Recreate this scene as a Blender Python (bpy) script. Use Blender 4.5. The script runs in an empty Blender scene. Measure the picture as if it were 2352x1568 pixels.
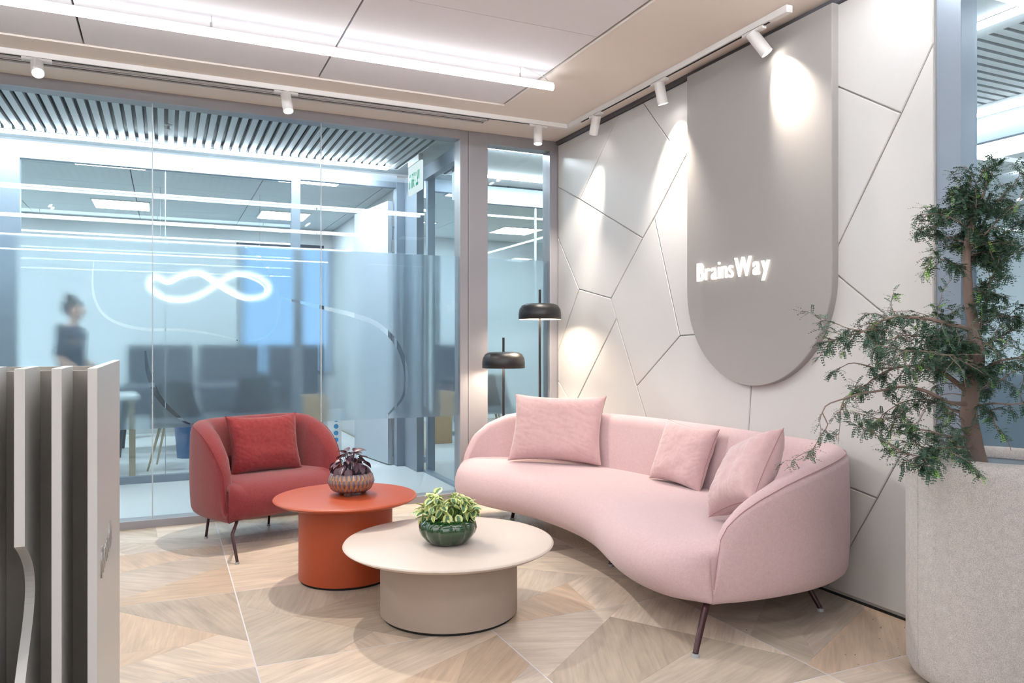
import bpy, bmesh, math, random
from mathutils import Vector, Matrix, noise
R = math.radians
rnd = random.Random(7)
SC = bpy.context.scene
COL = SC.collection

# ------------------------------------------------------------------ camera
cam = bpy.data.cameras.new('camera'); camo = bpy.data.objects.new('camera', cam); COL.objects.link(camo)
FPX, THETA = 1742.0, R(24.558)
cam.sensor_width = 36; cam.lens = 36 * FPX / 2352; cam.shift_y = (788 - 784) / 2352
cam.clip_start = .02
camo.location = (0, 0, 1.2); camo.rotation_euler = (R(90), 0, -THETA)
SC.camera = camo
CF = (math.sin(THETA), math.cos(THETA)); CR = (CF[1], -CF[0])
def at_depth(u, v, d):                       # a point of the room seen at (u, v), d metres ahead
    t = (u - 1176) / FPX
    return Vector((d * (CF[0] + t * CR[0]), d * (CF[1] + t * CR[1]), 1.2 + (788 - v) / FPX * d))
def on_z(u, v, z):
    return at_depth(u, v, (z - 1.2) / ((788 - v) / FPX))
def on_x(u, v, x):
    t = (u - 1176) / FPX; return at_depth(u, v, x / (CF[0] + t * CR[0]))
def on_y(u, v, y):
    t = (u - 1176) / FPX; return at_depth(u, v, y / (CF[1] + t * CR[1]))

# ------------------------------------------------------------------ view and world
vs = SC.view_settings
SC.display_settings.display_device = 'sRGB'
vs.view_transform = 'Standard'; vs.look = 'None'; vs.gamma = 1; vs.use_curve_mapping = False
vs.exposure = 0.38
cy = SC.cycles
cy.use_denoising = True
cy.use_adaptive_sampling = True; cy.adaptive_threshold = .03
cy.max_bounces = 8; cy.diffuse_bounces = 3; cy.glossy_bounces = 4; cy.transmission_bounces = 6; cy.transparent_max_bounces = 16
cy.caustics_reflective = False; cy.caustics_refractive = False
cy.sample_clamp_indirect = 5; cy.blur_glossy = .5
w = bpy.data.worlds.new('sky'); SC.world = w; w.use_nodes = True
bg = w.node_tree.nodes['Background']; bg.inputs[0].default_value = (.32, .58, .92, 1); bg.inputs[1].default_value = 1.0

# light levels, all in one place
LED = 11.0          # linear pendants of the lobby
COOL = 31.0          # lines and panels beyond the glass
SPOT = 66.0         # track heads
WARM = (1.0, .89, .77)

# ------------------------------------------------------------------ materials
def lin(c):
    return tuple((x / 12.92 if x <= .04045 else ((x + .055) / 1.055) ** 2.4) for x in c) + (1,)
def hexc(h):
    return lin(tuple(int(h[i:i + 2], 16) / 255 for i in (0, 2, 4)))
def new_mat(name):
    m = bpy.data.materials.new(name); m.use_nodes = True
    return m, m.node_tree.nodes, m.node_tree.links, m.node_tree.nodes['Principled BSDF']
def mat(name, col, rough=.5, metal=0, spec=.5, bump=None, coat=0, sheen=0):
    m, n, l, p = new_mat(name)
    p.inputs['Base Color'].default_value = hexc(col); p.inputs['Roughness'].default_value = rough
    p.inputs['Metallic'].default_value = metal; p.inputs['Specular IOR Level'].default_value = spec
    p.inputs['Coat Weight'].default_value = coat; p.inputs['Coat Roughness'].default_value = .05
    p.inputs['Sheen Weight'].default_value = sheen
    if bump:
        sc, st = bump
        tc = n.new('ShaderNodeTexCoord'); nz = n.new('ShaderNodeTexNoise'); nz.inputs['Scale'].default_value = sc; nz.inputs['Detail'].default_value = 3
        b = n.new('ShaderNodeBump'); b.inputs['Strength'].default_value = st; b.inputs['Distance'].default_value = .002
        l.new(tc.outputs['Object'], nz.inputs['Vector']); l.new(nz.outputs['Fac'], b.inputs['Height']); l.new(b.outputs[0], p.inputs['Normal'])
    return m
def emit(name, col, s):
    m, n, l, p = new_mat(name)
    n.remove(p); e = n.new('ShaderNodeEmission'); e.inputs[0].default_value = tuple(col) + (1,); e.inputs[1].default_value = s
    l.new(e.outputs[0], n['Material Output'].inputs[0]); return m
def fabric(name, c1, c2, scale=260, rough=.9, strength=.35, sheen=.3, fine=.5):
    m, n, l, p = new_mat(name)
    tc = n.new('ShaderNodeTexCoord')
    nz = n.new('ShaderNodeTexNoise'); nz.inputs['Scale'].default_value = scale; nz.inputs['Detail'].default_value = 2
    big = n.new('ShaderNodeTexNoise'); big.inputs['Scale'].default_value = scale * .12; big.inputs['Detail'].default_value = 4
    mx = n.new('ShaderNodeMath'); mx.operation = 'MULTIPLY_ADD'; mx.inputs[1].default_value = fine; mx.inputs[2].default_value = 0
    ad = n.new('ShaderNodeMath'); ad.operation = 'MULTIPLY_ADD'; ad.inputs[1].default_value = 1 - fine
    rp = n.new('ShaderNodeValToRGB'); rp.color_ramp.elements[0].position = .36; rp.color_ramp.elements[1].position = .64
    rp.color_ramp.elements[0].color = hexc(c1); rp.color_ramp.elements[1].color = hexc(c2)
    b = n.new('ShaderNodeBump'); b.inputs['Strength'].default_value = strength; b.inputs['Distance'].default_value = .003
    for t in (nz, big): l.new(tc.outputs['Object'], t.inputs['Vector'])
    l.new(nz.outputs['Fac'], mx.inputs[0]); l.new(big.outputs['Fac'], ad.inputs[0]); l.new(mx.outputs[0], ad.inputs[2])
    l.new(ad.outputs[0], rp.inputs[0]); l.new(rp.outputs[0], p.inputs['Base Color'])
    l.new(ad.outputs[0], b.inputs['Height']); l.new(b.outputs[0], p.inputs['Normal'])
    p.inputs['Roughness'].default_value = rough; p.inputs['Sheen Weight'].default_value = sheen; p.inputs['Specular IOR Level'].default_value = .2
    return m
def wood_floor():
    m, n, l, p = new_mat('wood_print')
    uv = n.new('ShaderNodeUVMap'); uv.uv_map = 'grain'
    oi = n.new('ShaderNodeObjectInfo')
    off = n.new('ShaderNodeVectorMath'); off.operation = 'ADD'
    cb = n.new('ShaderNodeCombineXYZ'); mu = n.new('ShaderNodeMath'); mu.operation = 'MULTIPLY'; mu.inputs[1].default_value = 40
    l.new(oi.outputs['Random'], mu.inputs[0]); l.new(mu.outputs[0], cb.inputs[0]); l.new(mu.outputs[0], cb.inputs[1])
    l.new(uv.outputs[0], off.inputs[0]); l.new(cb.outputs[0], off.inputs[1])
    mp = n.new('ShaderNodeMapping'); mp.inputs['Scale'].default_value = (1.6, 26, 1); l.new(off.outputs[0], mp.inputs[0])
    nz = n.new('ShaderNodeTexNoise'); nz.inputs['Scale'].default_value = 2.2; nz.inputs['Detail'].default_value = 7; nz.inputs['Roughness'].default_value = .6; nz.inputs['Distortion'].default_value = .7
    l.new(mp.outputs[0], nz.inputs['Vector'])
    mp2 = n.new('ShaderNodeMapping'); mp2.inputs['Scale'].default_value = (1.2, 5, 1); l.new(off.outputs[0], mp2.inputs[0])
    n2 = n.new('ShaderNodeTexNoise'); n2.inputs['Scale'].default_value = 2; n2.inputs['Detail'].default_value = 3; n2.inputs['Distortion'].default_value = 1.2
    l.new(mp2.outputs[0], n2.inputs['Vector'])
    ad = n.new('ShaderNodeMath'); ad.operation = 'ADD'; l.new(nz.outputs['Fac'], ad.inputs[0]); l.new(n2.outputs['Fac'], ad.inputs[1])
    mr = n.new('ShaderNodeMapRange'); mr.inputs['From Min'].default_value = .7; mr.inputs['From Max'].default_value = 1.3; mr.inputs['To Min'].default_value = .75; mr.inputs['To Max'].default_value = 1.15
    l.new(ad.outputs[0], mr.inputs['Value'])
    vm = n.new('ShaderNodeVectorMath'); vm.operation = 'SCALE'
    l.new(oi.outputs['Color'], vm.inputs[0]); l.new(mr.outputs[0], vm.inputs['Scale']); l.new(vm.outputs[0], p.inputs['Base Color'])
    p.inputs['Roughness'].default_value = .42; p.inputs['Specular IOR Level'].default_value = .4
    return m
def glass_sheet(name, tint, refl=1.0):
    m, n, l, p = new_mat(name); n.remove(p)
    t = n.new('ShaderNodeBsdfTransparent'); t.inputs[0].default_value = tuple(tint) + (1,)
    g = n.new('ShaderNodeBsdfGlossy'); g.inputs['Roughness'].default_value = 0; g.inputs[0].default_value = (.9, .97, 1, 1)
    f = n.new('ShaderNodeFresnel'); f.inputs[0].default_value = 1.5
    mu = n.new('ShaderNodeMath'); mu.operation = 'MULTIPLY'; mu.inputs[1].default_value = refl; mu.use_clamp = True
    mx = n.new('ShaderNodeMixShader')
    l.new(f.outputs[0], mu.inputs[0]); l.new(mu.outputs[0], mx.inputs[0]); l.new(t.outputs[0], mx.inputs[1]); l.new(g.outputs[0], mx.inputs[2])
    l.new(mx.outputs[0], n['Material Output'].inputs[0]); return m
def film_mat():
    m, n, l, p = new_mat('frosted_film'); n.remove(p)
    t = n.new('ShaderNodeBsdfTransparent'); t.inputs[0].default_value = (.88, .95, .98, 1)
    r = n.new('ShaderNodeBsdfRefraction'); r.inputs['IOR'].default_value = 1.12; r.inputs['Roughness'].default_value = .30; r.inputs[0].default_value = (.88, .94, .97, 1)
    d = n.new('ShaderNodeBsdfTranslucent'); d.inputs[0].default_value = (.66, .76, .84, 1)
    d2 = n.new('ShaderNodeBsdfDiffuse'); d2.inputs[0].default_value = (.56, .66, .76, 1)
    a = n.new('ShaderNodeMixShader'); a.inputs[0].default_value = .45
    b = n.new('ShaderNodeMixShader'); b.inputs[0].default_value = .14
    c = n.new('ShaderNodeMixShader'); c.inputs[0].default_value = .80
    l.new(d.outputs[0], a.inputs[1]); l.new(d2.outputs[0], a.inputs[2])
    l.new(r.outputs[0], b.inputs[1]); l.new(a.outputs[0], b.inputs[2])
    l.new(t.outputs[0], c.inputs[1]); l.new(b.outputs[0], c.inputs[2])
    l.new(c.outputs[0], n['Material Output'].inputs[0]); return m

M = dict(
    panel=mat('panel_laminate', 'd6d5d3', .32, spec=.35),
    plaque=mat('plaque_fabric_grey', 'a4a19e', .8, spec=.15),
    backing=mat('joint_backing', 'c4c1bb', .6),
    ceil=mat('soffit_plaster', 'eae0d7', .9),
    tilec=mat('ceiling_panel_white', 'e6e3e6', .85),
    dark=mat('shadow_gap_black', '1c1c20', .8),
    frame=mat('grey_aluminium', '9a999e', .38, metal=.25),
    frame2=mat('cool_grey_aluminium', '8f9ba8', .4, metal=.25),
    darkfr=mat('dark_grey_profile', '5c5c62', .6),
    white=mat('white_paint', 'dedede', .6),
    tracks=mat('white_enamel', 'e6e4e2', .45),
    grout=mat('pale_grout', 'd5d3d6', .8),
    wood=wood_floor(),
    glass=glass_sheet('clear_glass', (.91, .96, .975), .55),
    glass_far=glass_sheet('cool_glass', (.90, .95, .96), 1.4),
    film=film_mat(),
    seam=mat('glass_edge', 'b9c6cc', .2),
    deskw=mat('desk_lacquer', 'c4c3c0', .38),
    deskd=mat('desk_inner_grey', '8d8880', .6),
    steel=mat('brushed_steel', 'b8b8b6', .3, metal=.9),
    orange=mat('terracotta_lacquer', 'a94724', .42, bump=(700, .15)),
    beige=mat('beige_lacquer', 'cfc2b8', .42, bump=(700, .15)),
    taupe=mat('taupe_lacquer', 'ab9c90', .5, bump=(700, .15)),
    red=fabric('red_boucle', '742a2d', '8c383b', 330, strength=.9, fine=.85),
    redc=fabric('red_wool', '802c2e', '90383a', 420, strength=.5),
    pink=fabric('pink_weave', 'c1a1a4', 'd4bcbe', 620, strength=.3, fine=.8),
    pinkc=fabric('pink_velvet', 'c2a0a1', 'ccacad', 300, strength=.25, sheen=.6),
    piping=mat('dark_pink_seam', 'a88080', .9),
    redseam=mat('dark_red_seam', '701c20', .9),
    leg=mat('maroon_metal', '3a1f24', .35, metal=.3),
    glide=mat('clear_glide', 'a9adb0', .15),
    black=mat('black_enamel', '1b1b1e', .38),
    lampin=mat('white_shade_inside', 'f0e4d8', .6),
    blackrub=mat('black_rubber', '141312', .7),
    planter=fabric('grey_weave', 'a39f9d', 'cfcac7', 420, strength=.5, fine=.8),
    bark=mat('brown_bark', '86746a', .9, bump=(60, 1.0)),
    soil=mat('dark_soil', '1f1b19', .95),
    leafg=mat('dark_green_leaflet', '3a5a46', .6),
    leafy=mat('young_green_leaflet', '7fae4a', .6),
    greenp=mat('green_glaze', '0b3a16', .08, coat=1.0),
    wfloor=mat('white_gloss_floor', 'eef2f2', .22),
    wfloor2=mat('pale_room_floor', 'd6dbdb', .35),
    wallc=mat('cool_white_wall', 'cfd4d6', .7),
    walld=mat('lobby_plaster', 'd8d4cf', .8),
    darkg=mat('charcoal', '3b4450', .6),
    tilef=mat('far_ceiling_board', 'e8eeee', .8),
    slat=mat('pale_slat', 'c9ced0', .5),
    led=emit('led_lobby', (.93, .95, 1.0), LED),
    led2=emit('led_lobby_boosted', (.93, .95, 1.0), LED * 4.5),  # tubes behind the viewpoint, driven brighter than the visible one to light the lobby
    ledc=emit('led_cool', (.88, .95, 1.0), COOL * 2.6),
    panelc=emit('led_panel_cool', (.88, .95, 1.0), COOL * .8),
    hot=emit('spot_lens', (1, .93, .84), 30),
    bulb=emit('lamp_disc', (1, .84, .66), 80),
    letter=emit('backlit_letters', (1, .93, .86), 1.7),
    ring=emit('ring_glow', (1, .95, .85), 5),
    doorm=mat('door_leaf_grey', 'b4bcc6', .45),
    hair=mat('dark_hair', '1d1a1c', .6), skin=mat('skin', 'b98e7a', .6), cloth=mat('navy_cloth', '1d2b40', .9),
    card=mat('brown_cardboard', 'a98d6e', .9), legw=mat('pale_wood_leg', 'c9b79e', .6),
    greenx=emit('sign_green', (.05, .55, .40), .6), whitex=emit('sign_white', (.85, .95, .95), .8),
    blue=mat('blue_dot', '2b86b8', .6),
)
def variegated(name, mid, edge, rib):
    m, n, l, p = new_mat(name)
    uv = n.new('ShaderNodeUVMap'); uv.uv_map = 'leaf'
    sx = n.new('ShaderNodeSeparateXYZ'); l.new(uv.outputs[0], sx.inputs[0])
    nz = n.new('ShaderNodeTexNoise'); nz.inputs['Scale'].default_value = 5; l.new(uv.outputs[0], nz.inputs['Vector'])
    oi = n.new('ShaderNodeObjectInfo')
    a = n.new('ShaderNodeMath'); a.operation = 'MULTIPLY_ADD'; a.inputs[1].default_value = .5; l.new(nz.outputs['Fac'], a.inputs[0]); l.new(sx.outputs[0], a.inputs[2])
    b = n.new('ShaderNodeMath'); b.operation = 'MULTIPLY_ADD'; b.inputs[1].default_value = .25; l.new(oi.outputs['Random'], b.inputs[0]); l.new(a.outputs[0], b.inputs[2])
    rp = n.new('ShaderNodeValToRGB'); e = rp.color_ramp.elements
    e[0].position = .30; e[0].color = hexc(rib); e[1].position = .95; e[1].color = hexc(edge)
    x = rp.color_ramp.elements.new(.38); x.color = hexc(mid); x = rp.color_ramp.elements.new(.84); x.color = hexc(mid)
    l.new(b.outputs[0], rp.inputs[0]); l.new(rp.outputs[0], p.inputs['Base Color'])
    p.inputs['Roughness'].default_value = .35
    return m
M['leafv'] = variegated('variegated_leaf', '58805a', 'dbe39c', '9dbb78')
M['leafl'] = variegated('lime_leaf', 'a9bf62', 'e6ecb0', 'b4cc7a')
M['leafp'] = variegated('purple_leaf', '4a3a44', '5a3040', 'b0a4a8')
def drip_glaze():
    m, n, l, p = new_mat('drip_glaze')
    uv = n.new('ShaderNodeUVMap'); uv.uv_map = 'leaf'
    sx = n.new('ShaderNodeSeparateXYZ'); l.new(uv.outputs[0], sx.inputs[0])
    nz = n.new('ShaderNodeTexNoise'); nz.inputs['Scale'].default_value = 60; tc = n.new('ShaderNodeTexCoord'); l.new(tc.outputs['Object'], nz.inputs['Vector'])
    a = n.new('ShaderNodeMath'); a.operation = 'MULTIPLY_ADD'; a.inputs[1].default_value = .35; l.new(nz.outputs['Fac'], a.inputs[0]); l.new(sx.outputs[0], a.inputs[2])
    rp = n.new('ShaderNodeValToRGB'); e = rp.color_ramp.elements
    e[0].position = .25; e[0].color = hexc('6a5a60'); e[1].position = 1.12; e[1].color = hexc('a8773c')
    x = rp.color_ramp.elements.new(.62); x.color = hexc('9c929e'); x = rp.color_ramp.elements.new(.80); x.color = hexc('8a5a34')
    l.new(a.outputs[0], rp.inputs[0]); l.new(rp.outputs[0], p.inputs['Base Color'])
    p.inputs['Roughness'].default_value = .2; p.inputs['Coat Weight'].default_value = .6
    return m
M['drip'] = drip_glaze()

# ------------------------------------------------------------------ mesh helpers
class MB:
    def __init__(s): s.v = []; s.f = []; s.uv = {}
    def add(s, vs_, fs):
        o = len(s.v); s.v += [tuple(x) for x in vs_]; s.f += [tuple(i + o for i in f) for f in fs]; return s
    def box(s, x0, x1, y0, y1, z0, z1, b=0):
        if b:
            b = min(b, (x1 - x0) * .45, (y1 - y0) * .45, (z1 - z0) * .45)
            bm = bmesh.new(); bmesh.ops.create_cube(bm, size=1)
            for q in bm.verts: q.co = Vector(((x0 + x1) / 2 + q.co.x * (x1 - x0), (y0 + y1) / 2 + q.co.y * (y1 - y0), (z0 + z1) / 2 + q.co.z * (z1 - z0)))
            bmesh.ops.bevel(bm, geom=bm.edges[:], offset=b, segments=2, affect='EDGES', profile=.5)
            bm.verts.index_update(); s.add([q.co for q in bm.verts], [[q.index for q in f.verts] for f in bm.faces]); bm.free(); return s
        return s.add([(x0, y0, z0), (x1, y0, z0), (x1, y1, z0), (x0, y1, z0), (x0, y0, z1), (x1, y0, z1), (x1, y1, z1), (x0, y1, z1)],
                     [(0, 3, 2, 1), (4, 5, 6, 7), (0, 1, 5, 4), (1, 2, 6, 5), (2, 3, 7, 6), (3, 0, 4, 7)])
    def grid(s, rows, close_u=False, close_v=False, cap=False):
        n, m = len(rows), len(rows[0]); o = len(s.v)
        for r in rows: s.v += [tuple(p) for p in r]
        for i in range(n if close_u else n - 1):
            for j in range(m if close_v else m - 1):
                a, b = i, (i + 1) % n; c, d = j, (j + 1) % m
                s.f.append((o + a * m + c, o + b * m + c, o + b * m + d, o + a * m + d))
        if cap:
            s.f.append(tuple(o + j for j in range(m))); s.f.append(tuple(o + (n - 1) * m + j for j in reversed(range(m))))
        return s
    def lathe(s, prof, c=(0, 0, 0), seg=48, cap=True):
        rows = [[(c[0] + r * math.cos(2 * math.pi * k / seg), c[1] + r * math.sin(2 * math.pi * k / seg), c[2] + z) for k in range(seg)] for r, z in prof]
        return s.grid(rows, close_v=True, cap=cap)
    def tube(s, pts, rad, seg=10, cap=True, closed=False):
        pts = [Vector(p) for p in pts]; n = len(pts); rows = []
        rads = rad if isinstance(rad, (list, tuple)) else [rad] * n
        up = None
        for i, p in enumerate(pts):
            a = pts[(i - 1) % n] if (closed or i) else pts[0]; b = pts[(i + 1) % n] if (closed or i < n - 1) else pts[-1]
            t = (b - a).normalized()
            if up is None: up = t.orthogonal().normalized()
            up = (up - t * up.dot(t)); up = up.normalized() if up.length > 1e-6 else t.orthogonal().normalized()
            sd = t.cross(up)
            rows.append([p + (up * math.cos(2 * math.pi * k / seg) + sd * math.sin(2 * math.pi * k / seg)) * rads[i] for k in range(seg)])
        return s.grid(rows, close_v=True, close_u=closed, cap=cap and not closed)
    def prism(s, poly, fn, d0, d1):             # polygon (a, b) pairs; fn(a, b, depth) -> point
        n = len(poly); vs_ = [fn(a, b, d0) for a, b in poly] + [fn(a, b, d1) for a, b in poly]
        return s.add(vs_, [tuple(range(n)), tuple(reversed(range(n, 2 * n)))] + [(i, i + n, (i + 1) % n + n, (i + 1) % n) for i in range(n)])
    def build(s, name, m, parent=None, smooth=False, angle=40, fix=True):
        me = bpy.data.meshes.new(name); me.from_pydata(s.v, [], s.f); me.materials.append(m)
        if fix:
            bm = bmesh.new(); bm.from_mesh(me); bmesh.ops.recalc_face_normals(bm, faces=bm.faces); bm.to_mesh(me); bm.free()
        if smooth:
            me.shade_smooth()
            if angle < 180: me.set_sharp_from_angle(angle=R(angle))
        me.update()
        o = bpy.data.objects.new(name, me); COL.objects.link(o)
        if parent: o.parent = parent
        return o
def thing(name, label, cat, loc=(0, 0, 0), rz=0, group=None):
    o = bpy.data.objects.new(name, None); COL.objects.link(o); o.location = loc; o.rotation_euler = (0, 0, rz); o.empty_display_size = .1
    o['label'] = label; o['category'] = cat
    if group: o['group'] = group
    return o
def tag(o, label, cat, group=None):
    o['label'] = label; o['category'] = cat
    if group: o['group'] = group
    return o
def struct(o, label, cat):
    o['kind'] = 'structure'; o['label'] = label; o['category'] = cat; return o
def cat_rom(pts, n, closed=False):              # smooth curve through points, n samples
    pts = [Vector(p) for p in pts]; m = len(pts)
    segs = m if closed else m - 1; out = []
    dense = []
    for i in range(segs):
        p1, p2 = pts[i], pts[(i + 1) % m]
        p0 = pts[(i - 1) % m] if closed or i > 0 else p1 * 2 - p2
        p3 = pts[(i + 2) % m] if closed or i + 2 < m else p2 * 2 - p1
        for k in range(16):
            t = k / 16
            dense.append(.5 * ((2 * p1) + (p2 - p0) * t + (2 * p0 - 5 * p1 + 4 * p2 - p3) * t * t + (3 * p1 - p0 - 3 * p2 + p3) * t ** 3))
    if not closed: dense.append(pts[-1].copy())
    L = [0]
    for a, b in zip(dense, dense[1:] + ([dense[0]] if closed else [])): L.append(L[-1] + (b - a).length)
    tot = L[-1]; j = 0
    for i in range(n):
        t = tot * i / (n if closed else n - 1)
        while j < len(L) - 2 and L[j + 1] < t: j += 1
        a = dense[j]; b = dense[(j + 1) % len(dense)] if closed else dense[min(j + 1, len(dense) - 1)]
        q = (t - L[j]) / max(1e-9, L[j + 1] - L[j]); out.append(a.lerp(b, min(1, q)))
    return out
def interp(x, xs, ys):
    if x <= xs[0]: return ys[0]
    for a, b, c, d in zip(xs, xs[1:], ys, ys[1:]):
        if x <= b: return c + (d - c) * (x - a) / (b - a)
    return ys[-1]

# ------------------------------------------------------------------ room dimensions
X0, Y0, ZC = 2.92, 5.466, 2.84       # panelled wall, glass wall, soffit
XL, YB = -6.5, -5.5                  # how far the lobby goes on to the left and behind

# ------------------------------------------------------------------ floor of printed tiles
fl = struct(MB().box(XL, X0 + .1, YB, Y0 + .06, -.12, -.0007).build('floor', M['grout']), 'floor of large tiles printed as angled oak planks with pale grout', 'floor')
def split(poly, a, b):
    A, B = [], []
    d = (b[0] - a[0], b[1] - a[1])
    side = [d[0] * (p[1] - a[1]) - d[1] * (p[0] - a[0]) for p in poly]
    n = len(poly)
    for i in range(n):
        p, q, sp, sq = poly[i], poly[(i + 1) % n], side[i], side[(i + 1) % n]
        (A if sp >= 0 else B).append(p)
        if (sp > 0 > sq) or (sp < 0 < sq):
            t = sp / (sp - sq); x = (p[0] + (q[0] - p[0]) * t, p[1] + (q[1] - p[1]) * t); A.append(x); B.append(x)
    return A, B
def area(p): return abs(sum(p[i][0] * p[(i + 1) % len(p)][1] - p[(i + 1) % len(p)][0] * p[i][1] for i in range(len(p)))) / 2
def inside(p, q):
    s = [(p[(i + 1) % len(p)][0] - p[i][0]) * (q[1] - p[i][1]) - (p[(i + 1) % len(p)][1] - p[i][1]) * (q[0] - p[i][0]) for i in range(len(p))]
    return all(x > 0 for x in s) or all(x < 0 for x in s)
def shrink(poly, e):
    n = len(poly); ar = sum(poly[i][0] * poly[(i + 1) % n][1] - poly[(i + 1) % n][0] * poly[i][1] for i in range(n))
    if ar < 0: poly = poly[::-1]
    pts = []
    for p in poly:
        if not pts or math.hypot(p[0] - pts[-1][0], p[1] - pts[-1][1]) > 1e-4: pts.append(p)
    if math.hypot(pts[0][0] - pts[-1][0], pts[0][1] - pts[-1][1]) < 1e-4: pts.pop()
    n = len(pts); out = []
    for i in range(n):
        a, b, c = Vector(pts[i - 1]), Vector(pts[i]), Vector(pts[(i + 1) % n])
        d1 = (b - a).normalized(); d2 = (c - b).normalized(); n1 = Vector((-d1.y, d1.x)); n2 = Vector((-d2.y, d2.x))
        bis = n1 + n2; k = bis.dot(n1)
        q = b + bis * (e / max(k, .35)); out.append((q.x, q.y))
    return out
def crop1(u, v): return (270 + u / 3.733, 1180 + v / 3.733)
def crop2(u, v): return (850 + u / 3.618, 1250 + v / 3.618)
def crop3(u, v): return (1400 + u / 3.222, 1300 + v / 3.222)
cuts = [(crop1(45, 845), crop1(1120, 1090)), (crop1(45, 1310), crop1(830, 1045)), (crop1(45, 1195), crop1(370, 1155)),
        (crop1(45, 500), crop1(900, 315)), (crop1(45, 730), crop1(940, 440)), (crop1(925, 345), crop1(1550, 430)),
        (crop1(1060, 790), crop1(2200, 1005)), (crop1(1550, 865), crop1(1870, 760)), (crop1(1860, 1200), crop1(2290, 950)),
        (crop2(250, 1145), crop2(1040, 760)), (crop2(1170, 1150), crop2(1335, 995)),
        (crop2(1480, 1095), crop2(2090, 510)), (crop3(0, 370), crop3(1250, 645)), (crop3(215, 860), crop3(690, 570)),
        (crop3(1045, 500), crop3(1115, 340)), (crop3(1470, 710), crop3(1890, 300)),
        (crop2(1225, 190), crop2(2150, 300)), (crop2(1230, 490), crop2(1750, 270)), (crop2(1680, 360), crop2(1880, 540))]
cuts = [(on_z(*a, 0), on_z(*b, 0)) for a, b in cuts]
tints = ['bea993', 'b0a291', 'cebba7', 'd3c1ae', 'c5b8aa', 'bcaea0', 'dacbba', 'c8b19a', 'b7ab9b', 'cdbfb0']
TX, TY = .9385, .9315
nx0 = int((XL - .306) / TX) - 1; ny0 = int((YB - 2.955) / TY) - 1
for i in range(nx0, 3):
    for j in range(ny0, 3):
        x0, x1 = .306 + i * TX, .306 + (i + 1) * TX; y0, y1 = 2.955 + j * TY, 2.955 + (j + 1) * TY
        x0, x1, y0, y1 = max(x0, XL), min(x1, X0 + .02), max(y0, YB), min(y1, Y0 + .02)
        if x1 - x0 < .02 or y1 - y0 < .02: continue
        ps = [[(x0 + .0025, y0 + .0025), (x1 - .0025, y0 + .0025), (x1 - .0025, y1 - .0025), (x0 + .0025, y1 - .0025)]]
        near = x1 > -1.5 and y1 > .5
        k = 0
        for a, b in cuts:
            mid = ((a[0] + b[0]) / 2, (a[1] + b[1]) / 2)
            for q, p in enumerate(ps):
                if inside(p, mid):
                    A, B = split(p, a, b)
                    if area(A) > .003 and area(B) > .003: ps[q:q + 1] = [A, B]; k += 1
                    break
        tries = 0
        while near and len(ps) < (5 if k < 2 else 4) and tries < 30:
            tries += 1
            ps.sort(key=area, reverse=True); p = ps[0]
            c = (sum(q[0] for q in p) / len(p) + rnd.uniform(-.12, .12), sum(q[1] for q in p) / len(p) + rnd.uniform(-.12, .12)); an = rnd.choice((30, 60, 120, 150, 12, 100)) + rnd.uniform(-8, 8)
            A, B = split(p, c, (c[0] + math.cos(R(an)), c[1] + math.sin(R(an))))
            if len(A) > 2 and len(B) > 2 and min(area(A), area(B)) > .05: ps[0:1] = [A, B]
        for p in ps:
            p = shrink(p, .0004)
            mb = MB().prism(p, lambda a, b, z: (a, b, z), -.003, 0)
            o = mb.build('tile', M['wood'], fl)
            an = R(rnd.choice((20, 45, 70, 110, 135, 160, 5, 95)) + rnd.uniform(-10, 10))
            uvl = o.data.uv_layers.new(name='grain')
            for lp in o.data.loops:
                v = o.data.vertices[lp.vertex_index].co
                uvl.data[lp.index].uv = (v.x * math.cos(an) + v.y * math.sin(an), -v.x * math.sin(an) + v.y * math.cos(an))
            o.color = hexc(rnd.choice(tints))

# ------------------------------------------------------------------ panelled wall on the right
YE = 2.14
wall = struct(MB().box(X0 - .002, X0 + .12, YE, Y0 + .05, 0, ZC + .1).build('wall_right', M['backing']), 'wall clad in pale polygon panels with bevelled joints', 'wall')
W = {}
def wp(k, u, v, edge=None):
    p = on_x(u, v, X0 - .014); y, z = p.y, p.z
    if edge == 'L': y = Y0 - .005
    if edge == 'R': y = YE
    if edge == 'T': z = ZC - .03
    if edge == 'B': z = .02
    W[k] = (y, z)
for a in [('A', 1284, 428.7, 'L'), ('B', 1331.5, 457.4), ('C', 1475.7, 546.5), ('T1', 1420, 257, 'T'), ('T2', 1476, 230, 'T'), ('K', 1569, 369), ('T3', 1703, 114, 'T'),
          ('E', 1502.5, 499), ('A2', 1284, 543.5, 'L'), ('G', 1330, 664), ('D', 1403, 685), ('L1', 1285, 805, 'L'), ('H', 1415.7, 731), ('I', 1462, 886), ('F', 1561, 771),
          ('J', 1285, 874, 'L'), ('M', 1317, 934), ('N', 1286, 998, 'L'), ('P1', 1566, 1231, 'B'), ('Q', 1733, 757), ('P2', 1681, 1274, 'B'), ('P', 1900, 613), ('R1', 2069.4, 260),
          ('R0', 2150, 97, 'R'), ('T4', 1720, 105, 'T'), ('V', 2150, 815, 'R'), ('W', 2150, 905, 'R'), ('X', 2014, 1144), ('Y1', 1716, 1026), ('P3', 1898, 1355, 'B')]:
    wp(*a)
W.update(TL=(Y0 - .005, ZC - .03), TR=(YE, ZC - .03), BL=(Y0 - .005, .02), BR=(YE, .02))
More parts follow.
